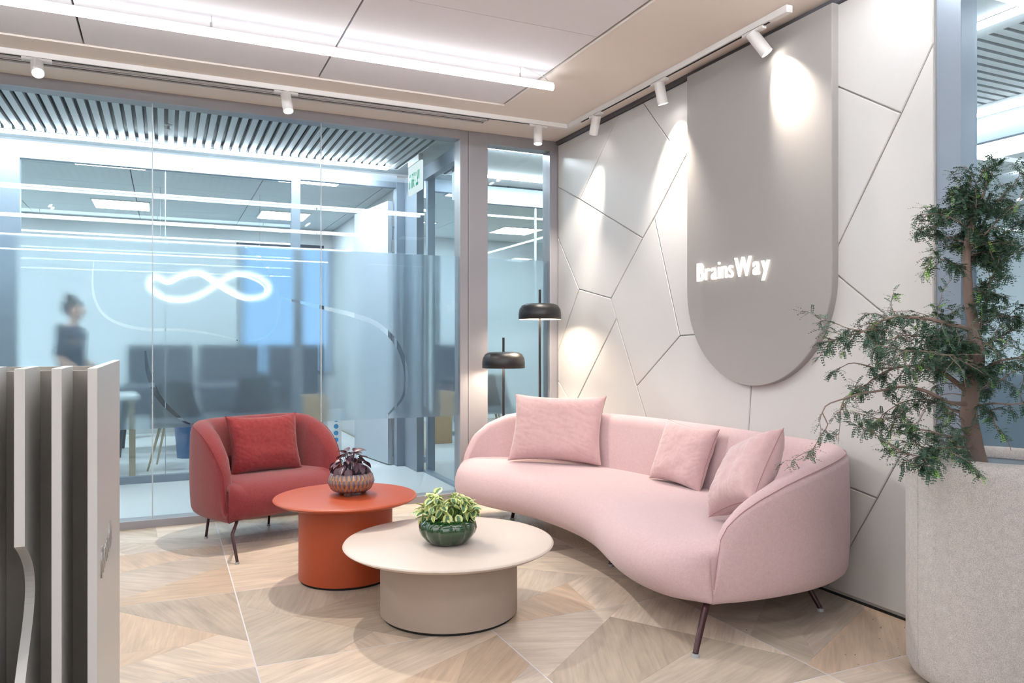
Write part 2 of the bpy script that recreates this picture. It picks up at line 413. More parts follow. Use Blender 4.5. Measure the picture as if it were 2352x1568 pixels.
for s in ['TL T1 B A', 'T1 T2 K E C B', 'T2 T3 K', 'T3 T4 R1 P Q F E K', 'T4 TR R0 R1', 'R0 V P R1', 'A B C D G A2', 'A2 G L1', 'C E F I H D', 'G D H M J L1', 'J M N',
          'H I P1 BL N M', 'F Q Y1 P2 P1 I', 'P V W X Y1 Q', 'Y1 X P3 P2', 'W BR P3 X']:
    poly = [W[k] for k in s.split()]
    a = shrink(poly, .0028); b = shrink(poly, .0068)
    if len(a) != len(b): continue
    n = len(a); xb, xm, xf = X0 - .002, X0 - .010, X0 - .014
    mb = MB().add([(xb, y, z) for y, z in a] + [(xm, y, z) for y, z in a] + [(xf, y, z) for y, z in b],
                  [tuple(range(2 * n, 3 * n))] + [(i, (i + 1) % n, (i + 1) % n + n, i + n) for i in range(n)] + [(i + n, (i + 1) % n + n, (i + 1) % n + 2 * n, i + 2 * n) for i in range(n)])
    mb.build('wall_panel', M['panel'], wall)
MB().box(X0 - .03, X0 + .0, YE, Y0, ZC - .028, ZC - .001).build('shadow_gap', M['darkfr'], wall)
MB().box(X0 - .012, X0 + .0, YE, Y0, .0, .009).build('floor_gap', M['blackrub'], wall)

# plaque
def stadium(yc, zc, r, zt, n=40):
    return [(yc - r, zt), ] + [(yc - r * math.cos(math.pi * k / n), zc - r * math.sin(math.pi * k / n)) for k in range(n + 1)] + [(yc + r, zt)]
pl = stadium(3.18, 1.518, .548, 2.81)
pl_t = thing('wall_plaque', 'tall taupe plaque with rounded lower end hung on the panelled wall', 'plaque')
n = len(pl); inner = [(3.18 + (y - 3.18) * .9945, 1.518 + (z - 1.518) * (.9945 if z < 1.52 else .998)) for y, z in pl]
mb = MB().add([(X0 - .012, y, z) for y, z in pl] + [(X0 - .051, y, z) for y, z in pl] + [(X0 - .055, y, z) for y, z in inner],
              [tuple(range(2 * n, 3 * n))] + [(i, (i + 1) % n, (i + 1) % n + n, i + n) for i in range(n)] + [(i + n, (i + 1) % n + n, (i + 1) % n + 2 * n, i + 2 * n) for i in range(n)])
mb.build('face_board', M['plaque'], pl_t)

# illuminated letters
sign = thing('illuminated_sign', 'glowing white company name in raised letters on the taupe plaque', 'sign')
def glyph(ch, size, off):
    cu = bpy.data.curves.new('glyph', 'FONT'); cu.body = ch; cu.size = size; cu.offset = off; cu.extrude = .006; cu.resolution_u = 6
    o = bpy.data.objects.new('glyph', cu); COL.objects.link(o); bpy.context.view_layer.update()
    dg = bpy.context.evaluated_depsgraph_get(); me = bpy.data.meshes.new_from_object(o.evaluated_get(dg)); 
    bpy.data.objects.remove(o); return me
def write_word(word, bolds, size, length, place, m, parent, name='letter', gap=.0):
    mes = [glyph(c, size, .010 * size * b) for c, b in zip(word, bolds)]
    ws = [(min(v.co.x for v in q.vertices), max(v.co.x for v in q.vertices)) for q in mes]
    tot = sum(b - a for a, b in ws) + gap * (len(word) - 1) * size
    k = length / tot; x = 0
    for q, (a, b), c in zip(mes, ws, word):
        for v in q.vertices: v.co = place((v.co.x - a) * k + x, v.co.y, v.co.z)
        q.materials.clear(); q.materials.append(m)
        o = bpy.data.objects.new(name, q); COL.objects.link(o); o.parent = parent
        x += (b - a + gap * size) * k
write_word('BrainsWay', [1.0, -.5, -.5, -.5, -.5, -.5, .9, .9, .9], .150, .585, lambda x, y, z: Vector((X0 - .068 + z, 3.612 - x, 1.565 + y)), M['letter'], sign, gap=.135)

# ------------------------------------------------------------------ ceiling
XR_, YR_ = 2.132, 4.789               # edge of the raised field
ce = struct(MB().box(XL, X0 + .12, YB, Y0 + .06, ZC + .06, ZC + .16).build('ceiling', M['dark']), 'ceiling of large white panels inside a plaster margin', 'ceiling')
MB().box(XR_, X0, YB, Y0 + .05, ZC, ZC + .06).build('plaster_margin', M['ceil'], ce)
MB().box(XL, XR_, YR_, 5.125, ZC, ZC + .06).box(XL, XR_, 5.235, Y0 + .05, ZC, ZC + .06).box(2.16, XR_ + .001, 5.125, 5.235, ZC, ZC + .06).build('plaster_margin', M['ceil'], ce)
XR2 = XR_ - .010; YR2 = YR_ - .004
seamx = [XR2] + [.865 - 1.275 * k for k in range(0, 7)]
ys = [YR2, 4.152] + [4.152 - .625 * k for k in range(1, 16)]
for a, b in zip(seamx[1:], seamx):
    for c, d in zip(ys[1:], ys):
        if b < XL or c < YB - .3: continue
        MB().box(max(a, XL) + .005, b - .005, max(c, YB) + .0015, d - .0015, ZC + .010, ZC + .04, .001).build('ceiling_panel', M['tilec'], ce)
# slot diffuser
sd = thing('slot_diffuser', 'long white air slot diffuser with dark slots above the glass wall', 'vent')
MB().box(XL, 2.155, 5.128, 5.142, ZC - .006, ZC + .03).box(XL, 2.155, 5.170, 5.182, ZC - .004, ZC + .03).box(XL, 2.155, 5.218, 5.232, ZC - .006, ZC + .03).box(2.145, 2.159, 5.128, 5.232, ZC - .006, ZC + .03).build('slot_frame', M['tracks'], sd)
MB().box(XL, 2.15, 5.13, 5.23, ZC + .003, ZC + .05).build('slot_shade', M['dark'], sd)  # black filler near flush, its colour stands for the shade inside the slots

# walls that close the lobby outside the view
struct(MB().box(XL - .1, XL, YB, Y0, 0, ZC + .1).build('wall_left', M['walld']), 'plain pale plaster wall', 'wall')
struct(MB().box(XL, X0 + .1, YB - .1, YB, 0, ZC + .1).build('wall_back', M['walld']), 'plain pale plaster wall', 'wall')
struct(MB().box(X0, X0 + .1, YB, -1.5, 0, ZC + .1).build('wall_front', M['walld']), 'plain pale plaster wall', 'wall')

# ------------------------------------------------------------------ glass walls
def ribbon(pts, w0, n=40):
    c = cat_rom([(a, b, 0) for a, b in pts], n); L, Rr = [], []
    for i, p in enumerate(c):
        t = (c[min(i + 1, n - 1)] - c[max(i - 1, 0)]).normalized(); q = Vector((-t.y, t.x, 0)); ww = w0 * (.35 + .65 * math.sin(math.pi * i / (n - 1)))
        L.append(p + q * ww); Rr.append(p - q * ww)
    return [(p.x, p.y) for p in L] + [(p.x, p.y) for p in reversed(Rr)]
def film(name, a0, a1, z0, z1, holes, fn, parent):
    cu = bpy.data.curves.new('f', 'CURVE'); cu.dimensions = '2D'; cu.fill_mode = 'BOTH'
    for poly in [[(a0, z0), (a1, z0), (a1, z1), (a0, z1)]] + holes:
        sp = cu.splines.new('POLY'); sp.points.add(len(poly) - 1); sp.use_cyclic_u = True
        for q, (x, y) in zip(sp.points, poly): q.co = (x, y, 0, 1)
    o = bpy.data.objects.new('f', cu); COL.objects.link(o); bpy.context.view_layer.update()
    me = bpy.data.meshes.new_from_object(o.evaluated_get(bpy.context.evaluated_depsgraph_get())); bpy.data.objects.remove(o)
    for v in me.vertices: v.co = fn(v.co.x, v.co.y)
    me.materials.clear(); me.materials.append(M['film'])
    q = bpy.data.objects.new(name, me); COL.objects.link(q); q.parent = parent; return q
YG = Y0 + .03
w1 = bpy.data.objects.new('window_1', None); COL.objects.link(w1); struct(w1, 'frosted banded glass partition in grey aluminium framing', 'glass partition')
MB().box(XL, 2.06, Y0, Y0 + .13, 2.772, ZC).build('head_frame', M['frame'], w1)
MB().box(XL, 2.06, Y0, Y0 + .13, 0, .05).build('sill_frame', M['frame'], w1)
MB().box(2.06, 2.125, Y0, Y0 + .13, 0, ZC - .001, .002).build('post', M['frame'], w1)
MB().box(2.128, 2.29, Y0, Y0 + .13, 0, ZC - .001, .002).build('post', M['frame'], w1)
MB().box(2.29, 2.835, Y0, Y0 + .13, 2.757, ZC).build('head_frame', M['frame'], w1)
MB().box(2.29, 2.835, Y0, Y0 + .13, 0, .05).build('sill_frame', M['frame'], w1)
MB().box(2.835, 2.918, Y0, Y0 + .13, 0, ZC - .001, .002).build('post', M['frame'], w1)
joints = [-6.5, -5.52, -4.43, -3.34, -2.255, -1.165, -.077, 1.011, 2.06]
for a, b in zip(joints, joints[1:]):
    for q in (YG, YG + .085): MB().add([(a + .002, q, .05), (b - .002, q, .05), (b - .002, q, 2.775), (a + .002, q, 2.775)], [(0, 1, 2, 3)]).build('pane', M['glass'], w1)
for a in joints[1:-1]:
    MB().box(a - .0035, a + .0035, YG - .005, YG + .006, .05, 2.772).build('pane_joint', M['seam'], w1)
for q in (YG, YG + .085): MB().add([(2.29, q, .05), (2.835, q, .05), (2.835, q, 2.757), (2.29, q, 2.757)], [(0, 1, 2, 3)]).build('pane', M['glass'], w1)
h1 = ribbon([(.50, 1.862), (.59, 1.80), (.66, 1.70), (.712, 1.56), (.722, 1.40), (.68, 1.29), (.60, 1.228), (.52, 1.222)], .011)
h2 = ribbon([(-.415, 1.72), (-.424, 1.62), (-.414, 1.50), (-.365, 1.39), (-.254, 1.32), (-.1, 1.29), (.1, 1.29), (.3, 1.26), (.45, 1.22)], .010)
h3 = ribbon([(.735, 1.515), (.893, 1.485), (1.107, 1.437), (1.264, 1.399), (1.424, 1.337), (1.572, 1.194), (1.639, .999), (1.622, .804), (1.50, .665)], .018)
h4 = ribbon([(-.12, 1.15), (-.10, 1.0), (-.03, .83), (.10, .69), (.15, .66)], .016)
film('frosted_film', -6.5, 2.058, .64, 1.87, [h1, h2, h3, h4], lambda x, z: Vector((x, YG + .012, z)), w1)
film('frosted_film', 2.291, 2.834, .64, 1.87, [], lambda x, z: Vector((x, YG + .012, z)), w1)

XG = 3.0
w2 = bpy.data.objects.new('window_2', None); COL.objects.link(w2); struct(w2, 'glass partition right of the panelled wall with frosted band', 'glass partition')
MB().box(X0 - .0, X0 + .10, 2.03, YE, 0, ZC + .05, .002).build('post', M['frame2'], w2)
MB().box(X0 - .0, X0 + .10, -1.5, 2.03, ZC - .07, ZC + .05).build('head_frame', M['frame2'], w2)
MB().box(X0 - .0, X0 + .10, -1.5, 2.03, 0, .05).build('sill_frame', M['frame2'], w2)
MB().add([(XG, -1.5, .05), (XG, 2.03, .05), (XG, 2.03, ZC - .07), (XG, -1.5, ZC - .07)], [(0, 1, 2, 3)]).build('pane', M['glass'], w2)
film('frosted_film', -1.5, 2.03, .64, 1.87, [], lambda y, z: Vector((XG + .012, y, z)), w2)

# ------------------------------------------------------------------ pendant tubes
def pendant(x0, x1, y, label, m, cable=True):
    rt_ = .019 if m == M['led'] else .013
    t = thing('linear_pendant', label, 'pendant light', (0, 0, 0), group='linear tube pendants')
    z = 2.76; n = 20
    sec = [(rt_ * math.cos(a), rt_ * math.sin(a)) for a in [2 * math.pi * k / 20 for k in range(20)]]
    MB().grid([[(x, y + a, z + b) for a, b in sec] for x in (x0, x1)], close_v=True).build('diffuser_tube', m, t, smooth=True)
    MB().box(x0 - .002, x1 + .002, y - .010, y + .010, z + rt_ - .003, z + rt_ + .010, .002).build('housing', M['tracks'], t)
    for xx in (x0 - .001, x1 + .001): MB().add([(xx, y + a, z + b) for a, b in sec], [tuple(range(20))]).build('end_cap', M['tracks'], t)
    k = x1 - .22
    while k > x0:
        MB().tube([(k, y, z + .02), (k, y, ZC + .012)], .0015, 6).build('wire', M['steel'], t)
        MB().tube([(k, y, z + .032), (k, y, z + .055)], .006, 8).build('cable_gripper', M['steel'], t)
        k -= 1.72
    if cable: MB().tube(cat_rom([(x1 - .02, y, z + .02), (x1 - .05, y, z + .05), (x1 - .12, y, z + .07), (x1 - .2, y, ZC + .012)], 10), .003, 6).build('cable', M['tracks'], t)
pendant(XL + .3, 2.15, 4.105, 'long glowing white tube pendant hung below the ceiling panels', M['led'])
pendant(XL + .3, 2.85, 2.2, 'tube pendant behind the viewpoint, seen only mirrored in the glass wall', M['led2'])
pendant(XL + .3, 2.85, .2, 'second tube pendant behind the viewpoint, mirrored faintly in the glass', M['led2'])
pendant(XL + .3, 2.85, -1.8, 'third tube pendant behind the viewpoint, mirrored faintly in the glass', M['led2'])
pendant(XL + .3, 2.85, -3.8, 'tube pendant nearest the back wall of the lobby', M['led2'])

# ------------------------------------------------------------------ track and heads
tr = thing('lighting_track', 'white ceiling lighting track turning the corner above the sofa', 'lighting track')
TYY, TXX = 5.01, 2.752
MB().box(XL, TXX + .018, TYY - .018, TYY + .018, ZC - .032, ZC, .002).build('track_rail', M['tracks'], tr)
MB().box(TXX - .018, TXX + .018, 2.79, TYY - .018, ZC - .032, ZC, .002).build('track_rail', M['tracks'], tr)
MB().box(TXX - .020, TXX + .020, 2.784, 2.90, ZC - .036, ZC, .003).build('feed_box', M['tracks'], tr)
MB().box(XL, TXX - .2, TYY - .007, TYY + .007, ZC - .0335, ZC - .031).box(TXX - .007, TXX + .007, 2.92, TYY - .2, ZC - .0335, ZC - .031).build('conductor_slot', M['dark'], tr)
def head(x, y, aim, along, label, energy, size, blend, lens_on=True):
    aim = Vector(aim).normalized()
    t = thing('track_spotlight', label, 'spotlight', (x, y, ZC - .033), group='white cylinder spotlights on the track')
    ad = MB()
    if along == 'x': ad.box(-.075, .075, -.016, .016, -.016, 0, .004)
    else: ad.box(-.016, .016, -.075, .075, -.016, 0, .004)
    ad.build('adapter', M['tracks'], t)
    MB().lathe([(.014, -.032), (.014, -.012)], seg=16).build('swivel', M['tracks'], t, smooth=True)
    q = Vector((0, 0, -1)).rotation_difference(aim); L, r = .125, .032
    c0 = Vector((0, 0, -.030)) - aim * .012
    def T(p): return c0 + q @ Vector(p)
    rows = [[T((a * math.cos(2 * math.pi * k / 28), a * math.sin(2 * math.pi * k / 28), b)) for k in range(28)] for a, b in
            [(.004, .012), (r - .004, .012), (r, .008), (r, -L + .002), (r - .002, -L), (r - .004, -L + .002), (r - .004, -L + .012)]]
    bar = MB().grid(rows, close_v=True).build('barrel', M['tracks'], t, smooth=True)
    disc = [T(((r - .005) * math.cos(2 * math.pi * k / 24), (r - .005) * math.sin(2 * math.pi * k / 24), -L + .011)) for k in range(24)]
    MB().add(disc, [tuple(range(24))]).build('lens', M['hot'], bar)
    ld = bpy.data.lights.new('spot', 'SPOT'); ld.energy = energy; ld.color = WARM; ld.spot_size = R(size); ld.spot_blend = blend; ld.shadow_soft_size = .026
    lo = bpy.data.objects.new('spot_beam', ld); COL.objects.link(lo)
    lo.location = Vector((x, y, ZC - .033)) + T((0, 0, -L + .004)); lo.rotation_euler = q.to_euler()
    return t
head(-.66, TYY, (.15, -.75, -.72), 'x', 'white cylinder spotlight glaring towards the viewer at the left end of track', SPOT * .9, 80, .6)
head(.70, TYY, (.10, -.38, -1), 'x', 'white spotlight over the red armchair, lens turned down', SPOT * 2.2, 100, .45)
head(2.50, TYY, (-.06, -.12, -1), 'x', 'white spotlight pointing down in front of the narrow glass pane', SPOT * .9, 75, .6)
head(TXX, 4.60, (.10, .46, -.75), 'y', 'white spotlight on the right track nearest the room corner', SPOT * 1.3, 52, .9)
head(TXX, 3.85, (.22, .02, -.8), 'y', 'middle white spotlight of the right track beside the plaque edge', SPOT * 1.4, 74, .85)
head(TXX, 3.03, (.42, -.32, -.75), 'y', 'white spotlight lighting the top of the taupe plaque', SPOT * 1.4, 74, .85)
head(-2.1, TYY, (.5, -.5, -1), 'x', 'white track spotlight left of the view', SPOT * .9, 80, .6)
# unseen track and heads added behind the viewpoint to shape the floor shadows
tr2 = thing('lighting_track', 'added unseen lighting track on the ceiling behind the viewpoint', 'lighting track')
MB().box(-3, 2.0, 1.28, 1.316, ZC - .032, ZC, .002).build('track_rail', M['tracks'], tr2)
head(-1.2, 1.3, (.6, .55, -.8), 'x', 'added unseen spotlight behind the viewpoint aimed at the armchair', SPOT * .3, 70, .6)
head(1.6, 1.3, (.25, .6, -1), 'x', 'added unseen spotlight behind the viewpoint aimed at the sofa', SPOT * .3, 75, .6)

# ------------------------------------------------------------------ upholstery
def upholstered(parent, outer, prof, front, zb, zseat, mat_, seam_mat, N=110, lean=.09, edge=.075):
    """outer: plan curve from one arm front round the back to the other; prof(u, point) -> height, thickness"""
    P = cat_rom([(a, b, 0) for a, b in outer], N); F = cat_rom([(a, b, 0) for a, b in front], N)
    cx = sum(p.x for p in F) / N; cyy = sum(p.y for p in F) / N
    rows, inn, crest = [], [], []
    k_ = N // 2; tm = (P[k_ + 1] - P[k_ - 1]).normalized(); flip = 1 if Vector((-tm.y, tm.x, 0)).dot(Vector((cx, cyy, 0)) - P[k_]) > 0 else -1
    for i, p in enumerate(P):
        t = (P[min(i + 1, N - 1)] - P[max(i - 1, 0)]).normalized(); nn = Vector((-t.y, t.x, 0))
        nn = nn * flip
        h, th = prof(i / (N - 1), p); h = max(h, zb + .07); r = th / 2
        ln = lean * max(0, min(1, (h - zseat) / .3))
        zc = max(h - r, zb + .05); rz = h - zc
        sec = [(min(.06, th * .5), zb), (min(.03, th * .3), zb + .004), (min(.012, th * .12), zb + .02), (0.002, zb + .045)]
        zt = zc
        for k in range(1, 6): sec.append((-.006 * math.sin(math.pi * k / 6), zb + .045 + (zt - zb - .045) * k / 6))
        for k in range(0, 9):
            a = math.pi * k / 8; sec.append((r - r * math.cos(a), zc + rz * math.sin(a)))
        for k in range(1, 6):
            q = k / 5; sec.append((th + ln * q ** .8, zt + (zb + .02 - zt) * q))
        rows.append([p + nn * o + Vector((0, 0, z)) for o, z in sec]); inn.append(p + nn * (th * .35 + ln * .5)); crest.append(p + nn * (r * .18 - .001) + Vector((0, 0, zc + rz * .62)))
    bk = MB().grid(rows, close_v=True, cap=True).build('backrest', mat_, parent, smooth=True, angle=75)
    MB().tube(crest, .0018, 6).build('seam', seam_mat, bk, smooth=True)
    rows = []
    for i in range(N):
        f, b = F[i], inn[i]; d = b - f; D = d.length; d = d / max(D, 1e-6); k = min(1, D / .32)
        q_ = min(1, min(i, N - 1 - i) / 9); H = (zseat - zb) * (.84 + .16 * math.sin(q_ * math.pi / 2))
        sec = [(D, zb + .01), (edge * 1.3 * k, zb), (edge * .7 * k, zb + .008), (.025 * k, zb + H * .12), (.006 * k, zb + H * .26), (0, zb + H * .42), (.008 * k, zb + H * .58), (.035 * k, zb + H * .76), (edge * 1.1 * k, zb + H * .90), (edge * 2.0 * k, zb + H * .97),
               (D * .45 if D * .45 > edge * 2.2 else edge * 2.2 * k, zb + H * 1.015), (D * .75, zb + H * 1.02), (D * .93, zb + H * .985), (D + .02, zb + H * .93)]
        rows.append([f + d * o + Vector((0, 0, z)) for o, z in sec])
    MB().grid(rows, close_v=True, cap=True).build('seat', mat_, parent, smooth=True, angle=80)
    return P, inn

def leg_set(parent, feet, mat_, hip, r=.011):
    for (fx, fy), (hx, hy), (bx, by), hz in feet:
        MB().tube([(bx, by, hip + .012), (hx, hy, hip - .008), (fx, fy, .012)], [r * 1.0, r * 1.1, r * .85], 12).build('leg', mat_, parent, smooth=True)
        lg = bpy.context.scene.collection.objects[-1]; g = MB().tube([(fx, fy, 0), (fx, fy, .012)], [r * 1.25, r * 1.15], 12).build('foot_glide', M['glide'], lg, smooth=True)

# sofa ---------------------------------------------------------------
so = thing('curved_sofa', 'long curved pale pink sofa with rounded back along the panelled wall', 'sofa')
def sofa_prof(u, p):
    # right arm climbs with x, left arm with distance from its front
    if p.y < 2.62:
        h = interp(p.x, [1.965, 1.972, 1.985, 2.02, 2.08, 2.16, 2.28, 2.40, 2.54, 2.70, 2.82], [.20, .34, .42, .49, .545, .59, .64, .675, .703, .728, .738])
        th = interp(p.x, [1.965, 2.0, 2.1, 2.4, 2.8], [.035, .05, .075, .115, .13])
    elif u > .82:
        q = (1 - u) / .18
        h = interp(q, [0, .03, .08, .2, .35, .55, .8, 1], [.20, .36, .45, .56, .635, .69, .72, .735]); th = interp(q, [0, .15, .6, 1], [.04, .06, .115, .13])
    else: h, th = .738, .13
    return h, th
upholstered(so, [(1.965, 2.385), (2.10, 2.345), (2.30, 2.325), (2.52, 2.345), (2.72, 2.415), (2.835, 2.53), (2.880, 2.72), (2.885, 3.05), (2.880, 3.40), (2.84, 3.80), (2.76, 4.20), (2.63, 4.58), (2.45, 4.87), (2.22, 4.985), (1.99, 4.98), (1.84, 4.90)],
            sofa_prof, [(1.975, 2.40), (1.88, 2.45), (1.815, 2.54), (1.79, 2.68), (1.80, 2.84), (1.85, 3.03), (1.92, 3.28), (1.955, 3.55), (1.94, 3.85), (1.88, 4.12), (1.79, 4.38), (1.745, 4.62), (1.765, 4.79), (1.835, 4.89)],
            .165, .405, M['pink'], M['piping'], N=150)
leg_set(so, [((1.845, 2.349), (1.94, 2.41), (2.08, 2.55), 0), ((2.674, 2.522), (2.64, 2.60), (2.5, 2.7), 0), ((2.181, 3.492), (2.21, 3.55), (2.35, 3.6), 0), ((2.15, 4.70), (2.17, 4.68), (2.2, 4.6), 0), ((2.62, 4.1), (2.6, 4.08), (2.5, 4.0), 0)], M['leg'], .155, r=.013)

def pillow(label, c, U, V, w_, h_, t_, m, seamm, seed, group=None, name='cushion'):
    U = Vector(U).normalized(); V = Vector(V); V = (V - U * V.dot(U)).normalized(); Nn = U.cross(V)
    N = 72; top, bot = [], []
    c = Vector(c)
    for side, out in ((1, top), (-1, bot)):
        for i in range(N + 1):
            row = []
            for j in range(N + 1):
                a = -1 + 2 * i / N; b = -1 + 2 * j / N
                a = math.sin(a * math.pi / 2) * .35 + a * .65; b = math.sin(b * math.pi / 2) * .35 + b * .65
                px_ = a * (1 - .09 * (1 - b * b) * abs(a) ** 3); py_ = b * (1 - .11 * (1 - a * a) * abs(b) ** 3)
                e = max(0, (1 - a ** 4)) ** .55 * max(0, (1 - b ** 4)) ** .55
                wr = noise.noise(Vector((a * 2.2 + seed, b * 2.2, side))) * .10 + noise.noise(Vector((a * 7 + seed, b * 2.5 + a * 4, side * 2))) * .07 * (abs(a) ** 2 + abs(b) ** 2) * .7
                cr = abs(noise.noise(Vector((a * 3.0 + b * 1.5 + seed, b * 5.5 + a * 2 * math.sin(seed), side * 3 + .5)))); cr2 = abs(noise.noise(Vector((a * 12 + seed * 2, b * 4 + a, side))))
                z = side * t_ * .5 * e * (1 + wr - .05 * (1 - min(1, cr * 4)) * (.2 + abs(a) ** 2) - .045 * (1 - min(1, cr2 * 4)) * (.05 + abs(b) ** 3))
                row.append(c + U * (px_ * w_ / 2) + V * (py_ * h_ / 2) + Nn * z)
            out.append(row)
    t = thing(name, label, 'cushion', group=group)
    mb = MB().grid(top).grid(bot)
    o = mb.build('cover', m, t, smooth=True, angle=180, fix=False)
    bm = bmesh.new(); bm.from_mesh(o.data); bmesh.ops.remove_doubles(bm, verts=bm.verts, dist=.0004); bmesh.ops.recalc_face_normals(bm, faces=bm.faces); bm.to_mesh(o.data); bm.free(); o.data.shade_smooth()
    edge = [top[0][j] for j in range(N)] + [top[i][N] for i in range(N)] + [top[N][j] for j in range(N, 0, -1)] + [top[i][0] for i in range(N, 0, -1)]
    MB().tube(edge, .0016, 6, closed=True).build('seam', seamm, o, smooth=True)
    return t
g = 'pale pink cushions on the sofa'
pillow('large rectangular pink cushion at the far left end of the sofa', (2.36, 4.45, .635), (.463, -.466, 0), (.10, .10, .42), .64, .46, .17, M['pinkc'], M['piping'], 1, g)
pillow('small square pink cushion leaning alone on the middle of the sofa back', (2.645, 3.475, .575), (.03, -.43, -.02), (.13, 0, .34), .42, .36, .13, M['pinkc'], M['piping'], 5, g)
U = Vector((-.05, -.29, .12)).normalized(); V = Vector((.24, .06, .29)).normalized()
pillow('pink cushion slumped against the right arm of the sofa', Vector((2.22, 2.73, .42)) + U * .18 + V * .185, U, V, .38, .37, .17, M['pinkc'], M['piping'], 9, g)

# armchair -----------------------------------------------------------
AX, AY, AR = .685, 4.78, R(24)
ac = thing('armchair', 'rounded red boucle armchair in front of the frosted glass', 'armchair', (AX, AY, 0), AR)
def arm_prof(u, p):
    y = p.y
    h = .30 + (.725 - .30) * math.sqrt(max(0, 1 - (max(0, .47 - y) / .47) ** 2)) if y < .47 else .725
    h = interp(min(u, 1 - u), [0, .012, .03], [.22, .30, 9]) if min(u, 1 - u) < .03 and h > interp(min(u, 1 - u), [0, .012, .03], [.22, .30, 9]) else h
    th = interp(min(u, 1 - u), [0, .05, .15, .3], [.06, .10, .13, .135])
    return h, th
oc = [(-.405, .0), (-.430, .10), (-.438, .24), (-.418, .40), (-.350, .52), (-.22, .59), (-.07, .61)]
oc = oc + [(-a, b) for a, b in reversed(oc)]
fc = [(-.39, .0), (-.29, -.035), (-.14, -.055), (0, -.06), (.14, -.055), (.29, -.035), (.39, .0)]
upholstered(ac, oc, arm_prof, fc, .165, .39, M['red'], M['redseam'], N=120, lean=.06, edge=.07)
def loc(px_, py_):
    d = Vector((px_ - AX, py_ - AY)); c, s = math.cos(-AR), math.sin(-AR); return (d.x * c - d.y * s, d.x * s + d.y * c)
fl_, bl_, br_ = loc(.355, 4.371), loc(.227, 5.027), loc(.617, 5.203)
fr_ = (-fl_[0], fl_[1])
leg_set(ac, [(fl_, (fl_[0] * .98, fl_[1] + .07), (fl_[0] * .7, fl_[1] + .26), 0), (fr_, (fr_[0] * .98, fr_[1] + .07), (fr_[0] * .7, fr_[1] + .26), 0), (bl_, (bl_[0] * .97, bl_[1] - .02), (bl_[0] * .75, bl_[1] - .1), 0), (br_, (br_[0], br_[1] - .02), (br_[0] * .8, br_[1] - .12), 0)], M['leg'], .155, r=.009)
pillow('square red cushion standing in the red armchair', (.575, 5.06, .560), (.97, .24, 0), (-.03, .10, .36), .46, .38, .15, M['redc'], M['redseam'], 14)

# tables -------------------------------------------------------------
def round_table(name, label, c, r_top, r_base, h, m_top, m_base):
    t = thing(name, label, 'coffee table', (c[0], c[1], 0))
    MB().lathe([(r_base * .2, h - .034), (r_top - .045, h - .030), (r_top - .02, h - .022), (r_top - .004, h - .013), (r_top, h - .008), (r_top - .003, h - .003), (r_top - .012, h), (r_top * .5, h)], seg=96).build('tabletop', m_top, t, smooth=True, angle=50)
    MB().lathe([(r_base - .006, .010), (r_base, .014), (r_base, h - .025)], seg=96).build('pedestal', m_base, t, smooth=True, angle=50)
    MB().lathe([(r_base - .010, .0), (r_base - .010, .012)], seg=64).build('plinth', M['blackrub'], t, smooth=True)
    return t
round_table('side_table', 'terracotta orange round table with drum base beside the armchair', (.845, 3.905), .362, .236, .419, M['orange'], M['orange'])
round_table('coffee_table', 'low wide beige round table with taupe drum base', (1.157, 3.21), .468, .305, .32, M['beige'], M['taupe'])

# potted plants ------------------------------------------------------
def leaf_mesh(name, m, L, Wd, cup, droop, n=5):
    me = MB(); rows = []
    for i in range(n + 1):
        t = i / n; w_ = Wd * math.sin(math.pi * (t ** .8)) ** .8 if 0 < t < 1 else .0006
        z = -droop * t * t * L; row = []
        for a in (-1, -.5, 0, .5, 1): row.append((a * w_, t * L, z + cup * (a * a) * w_ - .02 * L * (1 - abs(a))))
        rows.append(row)
    me.grid(rows)
    o = me.build(name, m, None, smooth=True, angle=180, fix=False)
    uvl = o.data.uv_layers.new(name='leaf')
    for lp in o.data.loops:
        i, j = divmod(lp.vertex_index, 5); uvl.data[lp.index].uv = (abs(j - 2) / 2 if i not in (0, n) else 1, i / n)
    d = o.data; bpy.data.objects.remove(o); return d
def place_leaf(me, parent, base, az, pitch, roll, s, name='leaf'):
    o = bpy.data.objects.new(name, me); COL.objects.link(o); o.parent = parent; o.location = base
    o.rotation_euler = (Matrix.Rotation(az, 3, 'Z') @ Matrix.Rotation(pitch, 3, 'X') @ Matrix.Rotation(roll, 3, 'Y')).to_euler(); o.scale = (s, s, s); return o
# green pumpkin pot
gp = thing('potted_plant', 'variegated cream and green leafy plant in a glossy green ribbed pot', 'potted plant', (1.134, 3.165, .32))
rows = []
for r, z in [(.050, 0), (.078, .003), (.100, .018), (.122, .045), (.130, .068), (.124, .092), (.105, .108), (.082, .113), (.074, .108), (.07, .098)]:
    rows.append([((r * (1 - .085 * abs(math.cos(5.5 * a)) ** 6 * (1 if r > .076 else .3))) * math.cos(a), (r * (1 - .085 * abs(math.cos(5.5 * a)) ** 6 * (1 if r > .076 else .3))) * math.sin(a), z) for a in [2 * math.pi * k / 132 for k in range(132)]])
gpot = MB().grid(rows, close_v=True, cap=True).build('pot', M['greenp'], gp, smooth=True, angle=70)
MB().lathe([(.002, .100), (.07, .099)], seg=24, cap=False).build('soil', M['soil'], gpot)
lv = [leaf_mesh('leaf', M['leafv'], .050, .019, .30, .3), leaf_mesh('leaf', M['leafl'], .042, .013, .4, .4)]
stems = MB()
